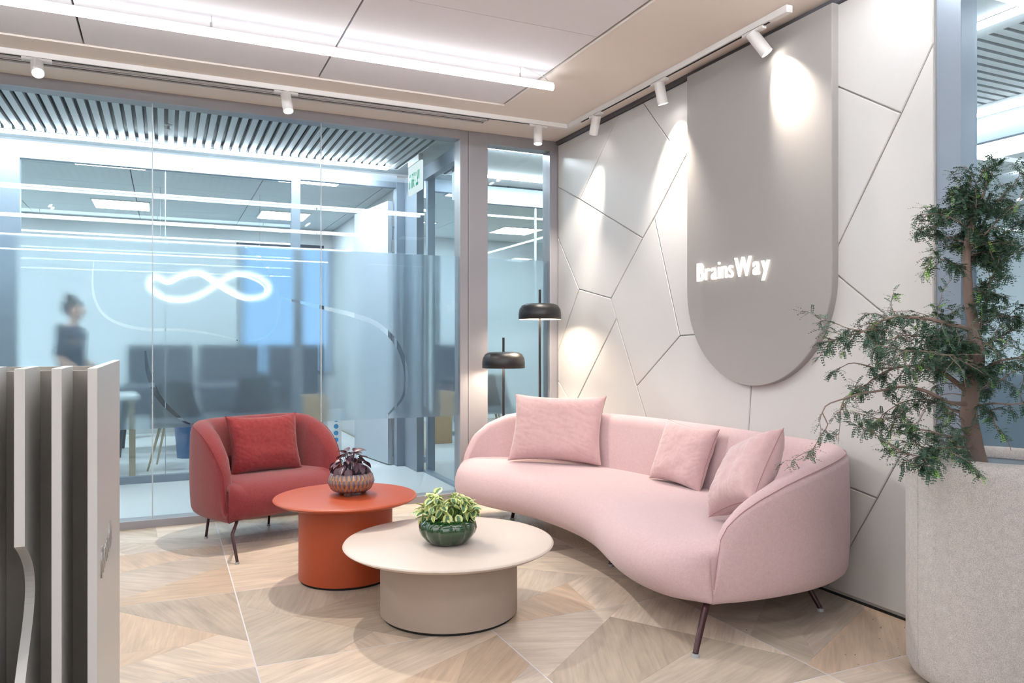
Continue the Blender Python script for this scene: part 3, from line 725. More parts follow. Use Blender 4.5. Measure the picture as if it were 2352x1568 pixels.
for k in range(30):
    az = rnd.uniform(0, 6.28); q = math.sqrt(rnd.uniform(0, 1)); rr = .03 + q * .085; hh = .135 + (1 - q ** 2) * .085 + rnd.uniform(-.015, .02)
    if k % 7 == 0: hh += .02
    tip = Vector((rr * math.cos(az), rr * math.sin(az), hh)); b0 = Vector((.4 * tip.x, .4 * tip.y, .098))
    stems.tube([b0, b0.lerp(tip, .5) + Vector((0, 0, .02)), tip], .0016, 5)
    for j in range(7):
        a2 = az + j * 2.3 + rnd.uniform(-.4, .4); m_ = lv[0] if rnd.random() < .55 else lv[1]
        bp_ = tip + Vector((0, 0, -.006 * j)); place_leaf(m_, gp, bp_, a2 - math.pi / 2, R(rnd.uniform(-50, 45) + (25 if j > 4 else 0) * -1), R(rnd.uniform(-30, 30)), rnd.uniform(.65, 1.1))
for k in range(26):
    az = rnd.uniform(0, 6.28); place_leaf(lv[0], gp, (.075 * math.cos(az), .075 * math.sin(az), .125 + rnd.uniform(-.01, .03)), az - math.pi / 2, R(rnd.uniform(-80, -25)), R(rnd.uniform(-25, 25)), rnd.uniform(.9, 1.2))
o = stems.build('stems', M['leafy'], gp, smooth=True); o['kind'] = 'stuff'
# purple pot
pp = thing('potted_plant', 'dark purple leafed plant in a footed pot with brown drip glaze', 'potted plant', (.876, 3.925, .419))
rows = []; uvs = []
prof = [(.055, .014), (.082, .018), (.101, .030), (.112, .048), (.117, .066), (.116, .084), (.110, .100), (.103, .110), (.098, .112), (.095, .105), (.094, .092)]
NS = 300
def relief(a, z): # upright petal cells, rows offset
    rw = z / .044; ro = int(rw); fr = rw - ro; c = (a * 30 / (2 * math.pi) + (.5 if ro % 2 else 0)) % 1
    return max(0, 1 - abs(c - .5) * 2 - abs(fr - .5) * .9)
prof2 = []
for i in range(len(prof) - 1):
    for k in range(4):
        t = k / 4; prof2.append((prof[i][0] + (prof[i + 1][0] - prof[i][0]) * t, prof[i][1] + (prof[i + 1][1] - prof[i][1]) * t))
prof2.append(prof[-1]); uval = []
for i, (r, z) in enumerate(prof2):
    row = []
    for k in range(NS):
        a = 2 * math.pi * k / NS; e = relief(a, z) if 2 < i < 30 else .3; rr = r - .003 + .006 * e
        row.append((rr * math.cos(a), rr * math.sin(a), z)); uval.append((1 - e) ** 4 if 2 < i < 30 else .4)
    rows.append(row)
pot = MB().grid(rows, close_v=True, cap=True).build('pot', M['drip'], pp, smooth=True, angle=180)
uvl = pot.data.uv_layers.new(name='leaf')
for lp in pot.data.loops: uvl.data[lp.index].uv = (uval[lp.vertex_index], .5)
for k in range(3):
    a = R(-115 + 120 * k); MB().lathe([(.010, 0), (.014, .006), (.018, .022)], (.066 * math.cos(a), .066 * math.sin(a), 0), 14).build('foot', M['drip'], pot, smooth=True)
MB().lathe([(.002, .094), (.094, .093)], seg=24, cap=False).build('soil', M['soil'], pot)
lp_ = leaf_mesh('leaf', M['leafp'], .060, .021, .25, .35)
stems = MB()
for k in range(60):
    az = k * 2.4 + rnd.uniform(-.3, .3); q = k / 60; rr = .012 + .080 * q + rnd.uniform(-.008, .008); hh = .215 - .095 * q ** 1.2 + rnd.uniform(-.012, .012)
    tip = Vector((rr * math.cos(az), rr * math.sin(az), hh)); stems.tube([(tip.x * .4, tip.y * .4, .093), tip], .0014, 5)
    place_leaf(lp_, pp, tip, az - math.pi / 2, R(rnd.uniform(10, 45) - 85 * q), R(rnd.uniform(-25, 25)), rnd.uniform(.7, 1.05))
stems.build('stems', M['leafp'], pp)['kind'] = 'stuff'

# floor lamps --------------------------------------------------------
def floor_lamp(label, x, y, zb, zt, ztip):
    t = thing('floor_lamp', label, 'floor lamp', (x, y, 0), group='black mushroom floor lamps')
    r = .161; H = zt - zb
    prof = [(r - .003, zb), (r, zb + .002), (r, zb + H * .35), (r * .97, zb + H * .62), (r * .86, zb + H * .86), (r * .70, zb + H * .97), (r * .45, zt), (.012, zt)]
    shd = MB().lathe(prof, seg=56, cap=False).build('lamp_shade', M['black'], t, smooth=True, angle=180)
    prof = [(r - .004, zb + .0005), (r - .004, zb + H * .33), (r * .85, zb + H * .8), (r * .5, zt - .006), (.012, zt - .006)]
    MB().lathe(prof, seg=56, cap=False).build('shade_lining', M['lampin'], shd, smooth=True, angle=180)
    MB().lathe([(.010, zb + H * .45), (.085, zb + H * .45), (.09, zb + H * .52), (.010, zb + H * .56)], seg=40, cap=False).build('light_disc', M['bulb'], shd, smooth=True)
    MB().tube([(0, 0, .01), (0, 0, ztip)], .0095, 14).build('pole', M['black'], t, smooth=True)
    MB().lathe([(.11, 0), (.115, .003), (.115, .012), (.02, .016)], seg=48).build('base', M['black'], t, smooth=True)
floor_lamp('taller black mushroom shade floor lamp in the room corner', 2.576, 5.13, 1.38, 1.50, 1.605)
floor_lamp('lower black mushroom shade floor lamp behind the pink sofa back', 2.315, 5.22, 1.013, 1.135, 1.242)

# reception desk -----------------------------------------------------
dk = thing('reception_desk', 'grey white slatted desk end with deep upright fins', 'desk')
ZD = 1.145
MB().box(-.1565, -.137, 1.91, 2.81, 0, ZD, .0015).build('end_panel', M['deskw'], dk)
def fin(x0, x1, notch=False):
    if not notch: return MB().box(x0, x1, 1.91, 2.13, 0, ZD, .0012).build('fin', M['deskw'], dk)
    pr = [(2.13, 0), (2.13, ZD), (1.91, ZD), (1.91, .765)] + [(1.91 + .14 * math.sin(math.pi * (k / 24) ** .8) ** 1.2, .765 - .30 * k / 24) for k in range(1, 24)] + [(1.91, .465), (1.91, 0)]
    return MB().prism(pr, lambda a, b, d: (d, a, b), x0, x1).build('fin', M['deskw'], dk)
for k in range(1, 12): fin(-.1565 - .0684 * k, -.137 - .0684 * k, False)
bpy.data.objects.remove([o for o in dk.children if o.name.startswith('fin')][1]); fin(-.1565 - .0684 * 2, -.137 - .0684 * 2, True)
MB().box(-1.3, -.1565, 2.13, 2.15, 0, ZD - .012).build('recessed_panel', M['deskd'], dk)
MB().box(-1.3, -.1565, 2.53, 2.55, 0, ZD - .012).build('recessed_panel', M['deskd'], dk)
MB().box(-1.3, -.1565, 2.15, 2.53, ZD - .10, ZD - .07).build('inner_shelf', M['deskw'], dk)
write_word('Rowdlla', [1] * 7, .10, .36, lambda x, y, z: Vector((-.137 + .0015 + z * .3, 2.0 + x, .655 + y)), M['steel'], dk, name='metal_letter', gap=.06)

# planter with tree --------------------------------------------------
PX, PY, PR = 2.66, 1.716, .286
tree = thing('potted_tree', 'tall small-leaved tree in a grey woven fabric planter by the glass', 'potted plant', (PX, PY, 0))
plo = MB().lathe([(PR - .05, .02), (PR - .015, .03), (PR - .002, .06), (PR, .11), (PR, .74), (PR - .004, .775), (PR - .02, .802), (PR - .045, .810), (PR - .07, .800), (PR - .082, .775), (PR - .085, .70)], seg=96).build('planter', M['planter'], tree, smooth=True, angle=60)
MB().lathe([(PR - .06, 0), (PR - .06, .03)], seg=48).build('plinth', M['blackrub'], tree, smooth=True)
MB().lathe([(.02, .775), (PR - .083, .772)], seg=48, cap=False).build('inner_liner', M['darkg'], plo)
for az in (158, 335, 60): 
    a = R(az); MB().tube([((PR + .0005) * math.cos(a), (PR + .0005) * math.sin(a), z) for z in (.06, .3, .55, .75)] + [((PR - .02) * math.cos(a), (PR - .02) * math.sin(a), .805), ((PR - .06) * math.cos(a), (PR - .06) * math.sin(a), .806)], .0016, 5).build('seam', M['planter'], plo)
O = Vector((PX, PY, 0)); D0 = 2.66
def tp(u, v, dd=0): return at_depth(u, v, D0 + dd) - O
trunk_px = [(2247, 1062), (2232, 1000), (2226, 940), (2232, 880), (2243, 820), (2236, 760), (2228, 700), (2222, 640), (2221, 570), (2238, 500), (2262, 440), (2272, 375)]
tw = [.031, .028, .026, .027, .025, .019, .016, .014, .012, .008, .004, .0015]
tk = cat_rom([tp(u, v) for u, v in trunk_px], 60)
MB().tube([p + Vector((noise.noise(p * 14) * .004, noise.noise(p * 14 + Vector((9, 0, 0))) * .004, 0)) for p in tk], [interp(i / 59, [k / 11 for k in range(12)], tw) for i in range(60)], 14).build('trunk', M['bark'], tree, smooth=True)
br = MB(); foliage = []
leaf_anchor = []
def limb(pts, r0, r1, sub=1, dens=1.0, seed=0):
    n = max(10, int(sum((Vector(b) - Vector(a)).length for a, b in zip(pts, pts[1:])) / .02))
    c = cat_rom(pts, n)
    c = [p + Vector((noise.noise(p * 11 + Vector((seed, 0, 0))), noise.noise(p * 11 + Vector((0, seed, 5))), noise.noise(p * 11 + Vector((3, 0, seed))))) * .010 * min(1, i / 4) for i, p in enumerate(c)]
    br.tube(c, [r0 + (r1 - r0) * i / (n - 1) for i in range(n)], 6 if r0 > .003 else 4)
    return c
rt = random.Random(21)
def twigs(c, dens, lo=.15, length=.14, leafy=1.0, spread=.6):
    n = len(c)
    for i in range(1, n):
        if i / n < lo or rt.random() > dens: continue
        t = (c[i] - c[i - 1]).normalized()
        d = (t * rt.uniform(.3, .9) + Vector((rt.uniform(-1, 1), rt.uniform(-1, 1), rt.uniform(-.7, .8))) * spread).normalized()
        L = length * rt.uniform(.35, 1.1) ; p = c[i]; pts = [p]; kk = 5
        for k in range(kk):
            d = (d + Vector((rt.uniform(-1, 1), rt.uniform(-1, 1), rt.uniform(-1.1, .6))) * .32).normalized(); p = p + d * L / kk; pts.append(p)
        br.tube(pts, [.0017, .0015, .0013, .0011, .0009, .0006], 4)
        for k in range(len(pts) - 1):
            for q in range(3):
                if rt.random() < leafy: leaf_anchor.append((pts[k].lerp(pts[k + 1], rt.random()), d))
        for k in range(2):                       # side twiglets
            if rt.random() < .75:
                a = pts[rt.randint(1, kk)]; d2 = (d + Vector((rt.uniform(-1, 1), rt.uniform(-1, 1), rt.uniform(-1, .6))) * .9).normalized(); b = a + d2 * L * .4
                br.tube([a, a.lerp(b, .5) + Vector((0, 0, .004)), b], [.0011, .0009, .0006], 4)
                for q in range(5):
                    if rt.random() < leafy: leaf_anchor.append((a.lerp(b, rt.random()), d2))
def Lm(pxs, r0, r1, dens, length=.13, leafy=1.0, lo=.1, seed=0, spread=.6):
    c = limb([tp(*q) for q in pxs], r0, r1, seed=seed); twigs(c, dens, lo, length, leafy, spread); return c
# long left limbs
Lm([(2232, 760, 0), (2190, 745, -.06), (2120, 727, -.1), (2060, 725, -.12), (2010, 745, -.15), (1960, 770, -.18), (1912, 782, -.2)], .0085, .0015, 1.0, .12, seed=1)
Lm([(2060, 725, -.12), (2040, 745, -.1), (1985, 760, -.22), (1925, 745, -.2)], .003, .001, .8, .09, seed=2)
Lm([(2240, 800, 0), (2180, 775, .1), (2110, 770, .15), (2050, 780, .12), (2015, 800, .1)], .006, .001, 1.3, .12, seed=3)
Lm([(2238, 830, 0), (2180, 815, -.15), (2120, 810, -.2), (2060, 800, -.25)], .005, .001, 1.2, .13, seed=4)
Lm([(2230, 905, 0), (2190, 870, 0), (2150, 850, -.05), (2090, 840, -.1), (2020, 858, -.12), (1985, 885, -.14), (1950, 890, -.14)], .010, .0015, .85, .10, seed=5)
Lm([(2060, 845, -.1), (2010, 845, -.14), (1955, 838, -.15), (1920, 850, -.16), (1896, 866, -.16)], .0035, .0008, .25, .06, .8, seed=6)
Lm([(2228, 930, 0), (2160, 915, -.08), (2120, 895, -.12), (2070, 888, -.16), (2010, 900, -.2), (1950, 910, -.22), (1905, 925, -.22), (1890, 945, -.22), (1903, 970, -.22), (1885, 1000, -.22), (1865, 1035, -.22)], .008, .001, .40, .08, .75, lo=.15, seed=7)
Lm([(1942, 912, -.22), (1930, 940, -.23), (1928, 975, -.23), (1927, 1015, -.23)], .002, .0006, .3, .05, .3, seed=8)
Lm([(2232, 960, 0), (2170, 930, .1), (2110, 915, .12), (2040, 940, .1), (2010, 970, .1)], .0045, .001, .8, .10, seed=9)
Lm([(2232, 1000, 0), (2180, 1002, -.1), (2110, 985, -.12), (2075, 960, -.14), (2000, 965, -.15)], .0045, .001, .7, .10, seed=10)
Lm([(2238, 1020, 0), (2200, 1027, -.12), (2150, 1032, -.18), (2110, 1022, -.2), (2085, 990, -.2), (2070, 950, -.2)], .005, .001, .7, .09, seed=11)
Lm([(2150, 1032, -.18), (2110, 1045, -.28), (2060, 1035, -.3), (2020, 1005, -.3), (1995, 985, -.3)], .003, .0008, .65, .07, seed=12)
Lm([(2120, 1040, -.28), (2130, 1065, -.33), (2135, 1095, -.34), (2132, 1120, -.34)], .0015, .0005, .6, .04, seed=13)
Lm([(2180, 1035, -.26), (2210, 1052, -.33), (2235, 1070, -.36), (2250, 1090, -.36)], .0018, .0005, .5, .03, seed=14)
# right side
Lm([(2250, 800, 0), (2300, 770, .1), (2350, 745, .1), (2400, 740, .1)], .006, .001, 1.3, .14, seed=15)
Lm([(2248, 850, 0), (2300, 830, -.15), (2352, 820, -.2), (2400, 825, -.2)], .006, .001, 1.1, .14, seed=16)
Lm([(2240, 900, 0), (2290, 880, .1), (2340, 850, .12), (2400, 845, .1)], .005, .001, .7, .12, seed=17)
Lm([(2238, 930, 0), (2290, 930, -.1), (2340, 925, -.12), (2400, 915, -.1)], .005, .001, .5, .10, .7, seed=18)
Lm([(2250, 935, -.02), (2280, 955, -.1), (2290, 990, -.12), (2310, 1010, -.14), (2322, 1035, -.15)], .004, .0008, .7, .07, .8, seed=19)
Lm([(2236, 700, 0), (2270, 650, .05), (2310, 590, .08), (2352, 560, .08), (2400, 545, .05)], .005, .001, 1.0, .10, seed=20)
Lm([(2250, 755, 0), (2262, 700, -.05), (2280, 640, -.08), (2290, 600, -.08)], .004, .001, 1.2, .09, seed=21)
# upper crown
Lm([(2222, 620, 0), (2190, 600, -.05), (2160, 592, -.08), (2140, 590, -.1)], .0035, .0008, 1.0, .07, seed=22)
Lm([(2224, 560, 0), (2190, 545, .05), (2140, 540, .05), (2105, 535, .05)], .0035, .0008, .9, .07, .8, seed=23)
Lm([(2230, 530, 0), (2195, 505, -.05), (2150, 495, -.05), (2120, 495, -.05)], .003, .0008, .9, .07, .8, seed=24)
Lm([(2238, 500, 0), (2225, 460, .05), (2205, 430, .05), (2203, 415, .05)], .003, .0008, 1.3, .07, seed=25)
Lm([(2222, 560, 0), (2250, 520, .1), (2275, 480, .1), (2310, 440, .1), (2345, 412, .1), (2370, 405, .1)], .005, .0008, 1.3, .09, seed=26)
Lm([(2224, 570, 0), (2262, 540, -.08), (2300, 500, -.1), (2350, 450, -.1)], .004, .0008, 1.2, .09, seed=27)
Lm([(2222, 600, 0), (2265, 570, .05), (2300, 540, .1), (2340, 505, .1)], .004, .0008, 1.0, .09, seed=28)
Lm([(2262, 440, 0), (2275, 410, 0), (2278, 380, 0), (2282, 365, 0)], .002, .0006, .5, .03, seed=29)
Lm([(2235, 520, 0), (2245, 470, -.05), (2240, 430, -.05), (2255, 405, -.05)], .003, .0008, 1.4, .08, seed=30)
for k in range(26):                             # extra fill round the trunk
    i = rt.randint(6, 50); p = tk[i]; a = rt.uniform(0, 6.28); L = rt.uniform(.08, .22) * (1.0 if i < 32 else .6)
    q = p + Vector((math.cos(a) * L, math.sin(a) * L, rt.uniform(-.02, .08)))
    c = limb([p, p.lerp(q, .5) + Vector((0, 0, .015)), q], .0028, .0008, seed=40 + k); twigs(c, .95 if 14 < i else .15, .15, .09)
o = br.build('branches', M['bark'], tree, smooth=True); o['kind'] = 'stuff'
def compound(mb, p, d):                         # one pinnate leaf of small paired leaflets
    d = (d * .5 + Vector((rt.uniform(-1, 1), rt.uniform(-1, 1), rt.uniform(-.8, .5)))).normalized()
    L = rt.uniform(.024, .042); s_ = d.cross(Vector((rt.uniform(-.3, .3), rt.uniform(-.3, .3), 1))).normalized(); up = s_.cross(d)
    n = 5; vs_, fs = [], []
    for k in range(n):
        c = p + d * L * (k + .6) / n + up * (-.25 * L * (k / n) ** 2)
        for sg in (-1, 1):
            ll = .0072 * (1 - .25 * abs(k - 2) / 2); ww = .0030; e = (s_ * sg + d * .45 + up * rt.uniform(-.2, .3)).normalized(); w_ = e.cross(up).normalized() * ww
            o_ = len(vs_); vs_ += [c, c + e * ll * .5 + w_, c + e * ll, c + e * ll * .5 - w_]; fs.append((o_, o_ + 1, o_ + 2, o_ + 3))
    mb.add(vs_, fs)
fa, fb = MB(), MB()
for p, d in leaf_anchor: compound(fb if rt.random() < .045 else fa, p, d)
print('compound leaves', len(leaf_anchor))
o = fa.build('foliage', M['leafg'], tree, fix=False); o['kind'] = 'stuff'
o = fb.build('young_foliage', M['leafy'], tree, fix=False); o['kind'] = 'stuff'; o['label'] = 'bright young green leaflets'
lf = MB()
for u, v in ((1942, 1503), (1964, 1503), (2062, 1467), (2063, 1488), (2066, 1505), (2039, 1410), (2028, 1438), (2023, 1440), (2005, 1422), (2111, 1564), (1855, 1478), (2040, 1507), (2020, 1466), (1715, 1446), (2077, 1441), (1971, 1525)):
    c = on_z(u, v, .002); a = rt.uniform(0, 3); e = Vector((math.cos(a), math.sin(a), .1)) * .005; w_ = Vector((-e.y, e.x, .0006)) * .5
    lf.add([c - e, c + w_, c + e, c - w_], [(0, 1, 2, 3)])
o = lf.build('fallen_leaves', M['leafg']); o['kind'] = 'stuff'; tag(o, 'tiny dry leaflets scattered on the tiles by the planter', 'fallen leaves')

# ------------------------------------------------------------------ beyond the glass wall
YP = 7.22                                       # second partition
struct(MB().box(XL, 2.19, Y0 + .131, YP + .1, -.12, 0).build('corridor_floor', M['wfloor']), 'glossy white corridor floor', 'floor')
struct(MB().box(XL, 2.19, YP + .1, 12.5, -.12, -.001).build('room_floor', M['wfloor2']), 'pale grey floor of the far room', 'floor')
struct(MB().box(2.19, 9, Y0 + .131, 12.5, -.12, -.001).build('side_room_floor', mat('dull_oak', 'a39a8c', .5)), 'oak coloured floor beyond the narrow glass', 'floor')
cc = struct(MB().box(XL, 9, Y0 + .131, 12.5, ZC + .06, ZC + .16).build('corridor_ceiling', M['darkg']), 'corridor ceiling with a field of pale slats', 'ceiling')
MB().box(XL, 2.0, Y0 + .131, 5.80, ZC, ZC + .06).box(2.0, 9, Y0 + .131, YP, ZC, ZC + .06).box(XL, 2.0, 6.98, YP, ZC, ZC + .06).build('plaster_margin', M['wallc'], cc)
x = 1.965
while x > -3.4:
    MB().box(x - .043, x, 5.80, 6.98, ZC + .002, ZC + .03).build('slat', M['slat'], cc); x -= .0705
MB().box(XL, -3.45, 5.80, 6.98, ZC + .002, ZC + .03).build('plaster_margin', M['slat'], cc)
# far room ceiling: boards with seams
for i in range(-6, 9):
    for j in range(7):
        MB().box(i * 1.2 + .9, i * 1.2 + 2.09, YP + .1 + j * .75, YP + .843 + j * .75, ZC + .004, ZC + .03).build('ceiling_panel', M['tilef'], cc)
def ceiling_light(x, y, label, s=.575):
    t = thing('panel_light', label, 'ceiling light', (x, y, ZC), group=('square panel lights out of view' if 'hidden' in label else 'square panel lights in the far rooms'))
    MB().box(-s / 2 - .02, s / 2 + .02, -s / 2 - .02, s / 2 + .02, -.006, .003).build('frame', M['white'], t)
    MB().box(-s / 2, s / 2, -s / 2, s / 2, -.009, -.0065).build('diffuser', M['panelc'], t)
ceiling_light(-.46, 7.66, 'bright square ceiling light of the far room, front left')
ceiling_light(-.47, 10.1, 'bright square ceiling light deep in the far room, left')
ceiling_light(1.33, 7.66, 'bright square ceiling light above the open door')
ceiling_light(1.38, 10.1, 'bright square ceiling light deep in the far room behind the door')
ceiling_light(2.88, 7.63, 'bright square ceiling light behind the narrow side glass')
ceiling_light(4.65, 10.05, 'small bright square light deep behind the narrow pane')
for x, y, lb in ((-2.3, 7.66, 'square ceiling light hidden behind the desk side, near row'), (-2.3, 10.1, 'square ceiling light hidden behind the desk side, deep row'), (-4.2, 7.66, 'hidden ceiling light at the far left end, near row'), (-4.2, 10.1, 'hidden ceiling light at the far left end, deep row'), (4.7, 7.63, 'hidden ceiling light of the side room, near row'), (2.9, 10.1, 'hidden ceiling light of the side room, deep row')): ceiling_light(x, y, lb)
def line_light(label, x0, x1, y0, y1, z=2.815, m='ledc'):
    t = thing('line_light', label, 'ceiling light', group='recessed line lights beyond the glass')
    MB().box(x0, x1, y0, y1, z, z + .02).build('diffuser', M[m], t)
    MB().box(x0 - .01, x1 + .01, y0 - .008, y1 + .008, z + .021, ZC + .001).build('housing', M['white'], t)
line_light('long white line light along the corridor slats', XL, 1.88, 6.88, 6.915)
line_light('white line light above the far side room', 2.35, 6.5, 6.80, 6.83)
line_light('white line light close behind the narrow glass pane', 2.36, 6.5, 5.78, 5.81)
# second partition
w3 = bpy.data.objects.new('window_3', None); COL.objects.link(w3); struct(w3, 'second glazed partition across the corridor in cool grey framing', 'glass partition')
MB().box(XL, 1.14, YP, YP + .07, 2.70, ZC).build('head_frame', M['frame2'], w3)
MB().box(1.14, 2.06, YP, YP + .07, 2.72, ZC).build('head_frame', M['frame2'], w3)
MB().box(XL, 1.06, YP, YP + .07, 0, .06).build('sill_frame', M['frame2'], w3)
MB().box(1.06, 1.14, YP, YP + .07, 0, 2.70).build('post', M['frame2'], w3)
MB().box(-1.30, -1.07, YP, YP + .07, 0, 2.70).build('post', M['frame2'], w3)
for a, b in ((XL, -3.6), (-3.6, -1.30), (-1.07, -.005), (.005, 1.06)):
    MB().add([(a, YP + .04, .06), (b, YP + .04, .06), (b, YP + .04, 2.70), (a, YP + .04, 2.70)], [(0, 1, 2, 3)]).build('pane', M['glass_far'], w3)
MB().box(-.004, .004, YP + .03, YP + .045, .06, 2.70).build('pane_joint', M['seam'], w3)
MB().box(2.05, 2.13, YP - .03, YP + .09, 0, 2.80).build('post', M['frame2'], w3)
MB().box(2.13, 2.2, 6.80, YP + .09, 0, 2.80).build('post', M['frame2'], w3)
MB().box(2.19, 2.25, Y0 + .131, 6.80, 2.72, ZC).build('head_frame', M['frame2'], w3)
MB().box(2.19, 2.25, Y0 + .131, 6.80, 0, .02).build('sill_frame', M['frame2'], w3)
MB().add([(2.22, Y0 + .131, .02), (2.22, 6.80, .02), (2.22, 6.80, 2.72), (2.22, Y0 + .131, 2.72)], [(0, 1, 2, 3)]).build('pane', M['glass_far'], w3)
MB().box(2.25, 8.9, YP + .08, YP + .15, 2.66, ZC).build('head_frame', M['frame2'], w3)
MB().box(2.25, 8.9, YP + .08, YP + .15, 0, .06).build('sill_frame', M['frame2'], w3)
MB().add([(2.25, YP + .12, .06), (8.9, YP + .12, .06), (8.9, YP + .12, 2.66), (2.25, YP + .12, 2.66)], [(0, 1, 2, 3)]).build('pane', M['glass_far'], w3)
MB().box(3.62, 3.64, YP + .11, YP + .13, .06, 2.66).build('pane_joint', M['seam'], w3)
# open door
dr = bpy.data.objects.new('door_1', None); COL.objects.link(dr); struct(dr, 'grey door standing open into the far room', 'door')
mb = MB(); a, b = Vector((2.035, 7.30)), Vector((1.915, 8.22)); d = (b - a).normalized(); nrm = Vector((d.y, -d.x)) * .045
mb.add([(p.x, p.y, z) for z in (.012, 2.60) for p in (a, b, b - nrm, a - nrm)], [(0, 1, 2, 3), (4, 5, 6, 7), (0, 1, 5, 4), (1, 2, 6, 5), (2, 3, 7, 6), (3, 0, 4, 7)]); mb.build('door_leaf', M['doorm'], dr)
for z in (.35, 1.2, 2.1, 2.35): MB().box(2.03, 2.052, 7.285, 7.305, z, z + .12).build('hinge', M['steel'], dr)
# far walls with window
fw = struct(MB().box(XL, .9, 11.2, 11.3, 0, ZC + .05).box(2.1, 9, 11.2, 11.3, 0, ZC + .05).box(.9, 2.1, 11.2, 11.3, 2.62, ZC + .05).box(.9, 2.1, 11.2, 11.3, 0, .75).build('wall_far', M['wallc']), 'far wall of the room behind the glass with a daylight window', 'wall')
w4 = bpy.data.objects.new('window_4', None); COL.objects.link(w4); struct(w4, 'blue daylight window in the far wall', 'window')
MB().box(.9, .95, 11.19, 11.25, .75, 2.62).box(2.05, 2.1, 11.19, 11.25, .75, 2.62).box(.95, 2.05, 11.19, 11.25, 2.57, 2.62).box(.95, 2.05, 11.19, 11.25, .75, .80).box(1.66, 1.71, 11.19, 11.25, .80, 2.57).build('window_frame', M['darkg'], w4)
struct(MB().box(XL - .1, XL, Y0, 11.3, 0, ZC + .1).build('wall_far_left', M['wallc']), 'plain cool white wall', 'wall')
struct(MB().box(9, 9.1, -1.6, 12.5, 0, ZC + .1).build('wall_far_right', M['wallc']), 'plain cool white wall', 'wall')
struct(MB().box(2.22, 2.30, YP + .2, 11.2, 0, ZC).build('wall_between', M['wallc']), 'cool white wall between the far rooms', 'wall')
# corridor behind the right glass
struct(MB().box(X0 + .1, 9, -1.6, Y0 + .06, -.12, -.002).build('side_corridor_floor', M['wfloor2']), 'pale floor beyond the right glass', 'floor')
sc_ = struct(MB().box(X0 + .1, 9, -1.6, Y0 + .06, ZC + .06, ZC + .16).build('side_corridor_ceiling', M['darkg']), 'slatted ceiling beyond the right glass', 'ceiling')
MB().box(X0 + .1, 3.98, -1.6, Y0 + .06, ZC, ZC + .06).box(5.12, 9, -1.6, Y0 + .06, ZC, ZC + .06).build('plaster_margin', M['wallc'], sc_)
y = 5.4
while y > .4:
    MB().box(3.98, 5.12, y - .05, y, ZC + .002, ZC + .03).build('slat', M['slat'], sc_); y -= .078
line_light('near white line light behind the right glass', 3.78, 3.815, -.5, 5.4, m='panelc')
line_light('farther white line light behind the right glass', 5.26, 5.295, -.5, 5.4, m='panelc')
ceiling_light(6.2, 3.95, 'large bright panel light beyond the right glass', .9)
for x, y, lb in ((7.5, 1.5, 'hidden ceiling light farthest beyond the right glass'), (6.2, 1.2, 'hidden ceiling light beyond the right glass next to the panel light')): ceiling_light(x, y, lb)
struct(MB().box(X0 + .1, 9, -1.7, -1.6, 0, ZC + .1).build('wall_side_back', M['wallc']), 'plain cool white wall', 'wall')
struct(MB().box(5.40, 5.46, -1.6, Y0, 2.66, ZC).box(5.40, 5.46, -1.6, Y0, 0, .08).build('trim_1', M['frame2']), 'cool grey glazing bars beyond the right glass', 'trim')
struct(MB().box(3.12, 3.18, 2.4, Y0, 0, ZC).build('wall_side', M['wallc']), 'back of the panelled wall', 'wall')
tag(MB().box(5.6, 6.1, 1.0, 5.0, 0, .98, .01).build('low_cabinet', M['darkg']), 'dark low cabinet seen dimly beyond the right frosted glass', 'cabinet')
# exit sign
ex = thing('exit_sign', 'hanging green and white exit sign in the corridor ceiling', 'sign')
MB().box(1.99, 2.03, 6.30, 6.62, 2.78, ZC, .004).build('ballast_box', M['white'], ex)
MB().box(2.0, 2.02, 6.26, 6.64, 2.53, 2.78, .002).build('sign_plate', M['whitex'], ex)
write_word('\u05d4\u05d0\u05d9\u05e6\u05d9', [2] * 5, .20, .30, lambda x, y, z: Vector((1.998 + z * .1, 6.60 - x, 2.585 + y)), M['greenx'], ex, gap=.12)
# smoke detector and sprinklers
def sprinkler(x, y):
    t = thing('sprinkler', 'white sprinkler head between the corridor ceiling slats', 'sprinkler', (x, y, ZC))
    MB().lathe([(.03, 0), (.03, -.004), (.012, -.012), (.010, -.03), (.016, -.032), (.016, -.035), (.004, -.04)], seg=16).build('head', M['white'], t, smooth=True)
sprinkler(.02, 6.25)
t = thing('smoke_detector', 'round white smoke detector on the corridor ceiling margin', 'smoke detector', (-1.02, 5.70, ZC)); MB().lathe([(.055, 0), (.055, -.02), (.045, -.035), (.02, -.04)], seg=28).build('housing', M['white'], t, smooth=True)
t = thing('ceiling_speaker', 'flat round white ceiling disc next to the smoke detector', 'speaker', (-.88, 5.69, ZC)); MB().lathe([(.05, 0), (.05, -.006), (.04, -.010)], seg=28).build('grille', M['white'], t, smooth=True)

# things in the far room
it = thing('looped_pendant', 'glowing looped ring pendant behind the frosted film', 'pendant light')
lp = [(343, 655), (352, 672), (385, 690), (430, 691), (470, 674), (505, 650), (540, 634), (578, 640), (608, 660), (600, 682), (560, 688), (515, 668), (482, 646), (455, 632), (420, 637), (385, 652), (358, 640)]
MB().tube(cat_rom([on_y(u, v, 8.8 + .15 * math.sin(i * .9)) for i, (u, v) in enumerate(lp)], 90, closed=True), .009, 8, closed=True).build('light_tube', M['ring'], it, smooth=True)
for k in (-.05, .95): MB().tube([(k, 8.8, 1.85), (k, 8.8, ZC)], .002, 5).build('wire', M['steel'], it)
mt = thing('meeting_table', 'dark meeting table behind the frosted film', 'table', (.20, 9.35, 0))
MB().box(-.75, .95, -.5, .5, .70, .74, .008).build('tabletop', M['darkg'], mt)
for a in (-.65, .85):
    for b in (-.4, .4): MB().tube([(a, b, 0), (a * .9, b * .9, .70)], .025, 8).build('leg', M['darkg'], mt)
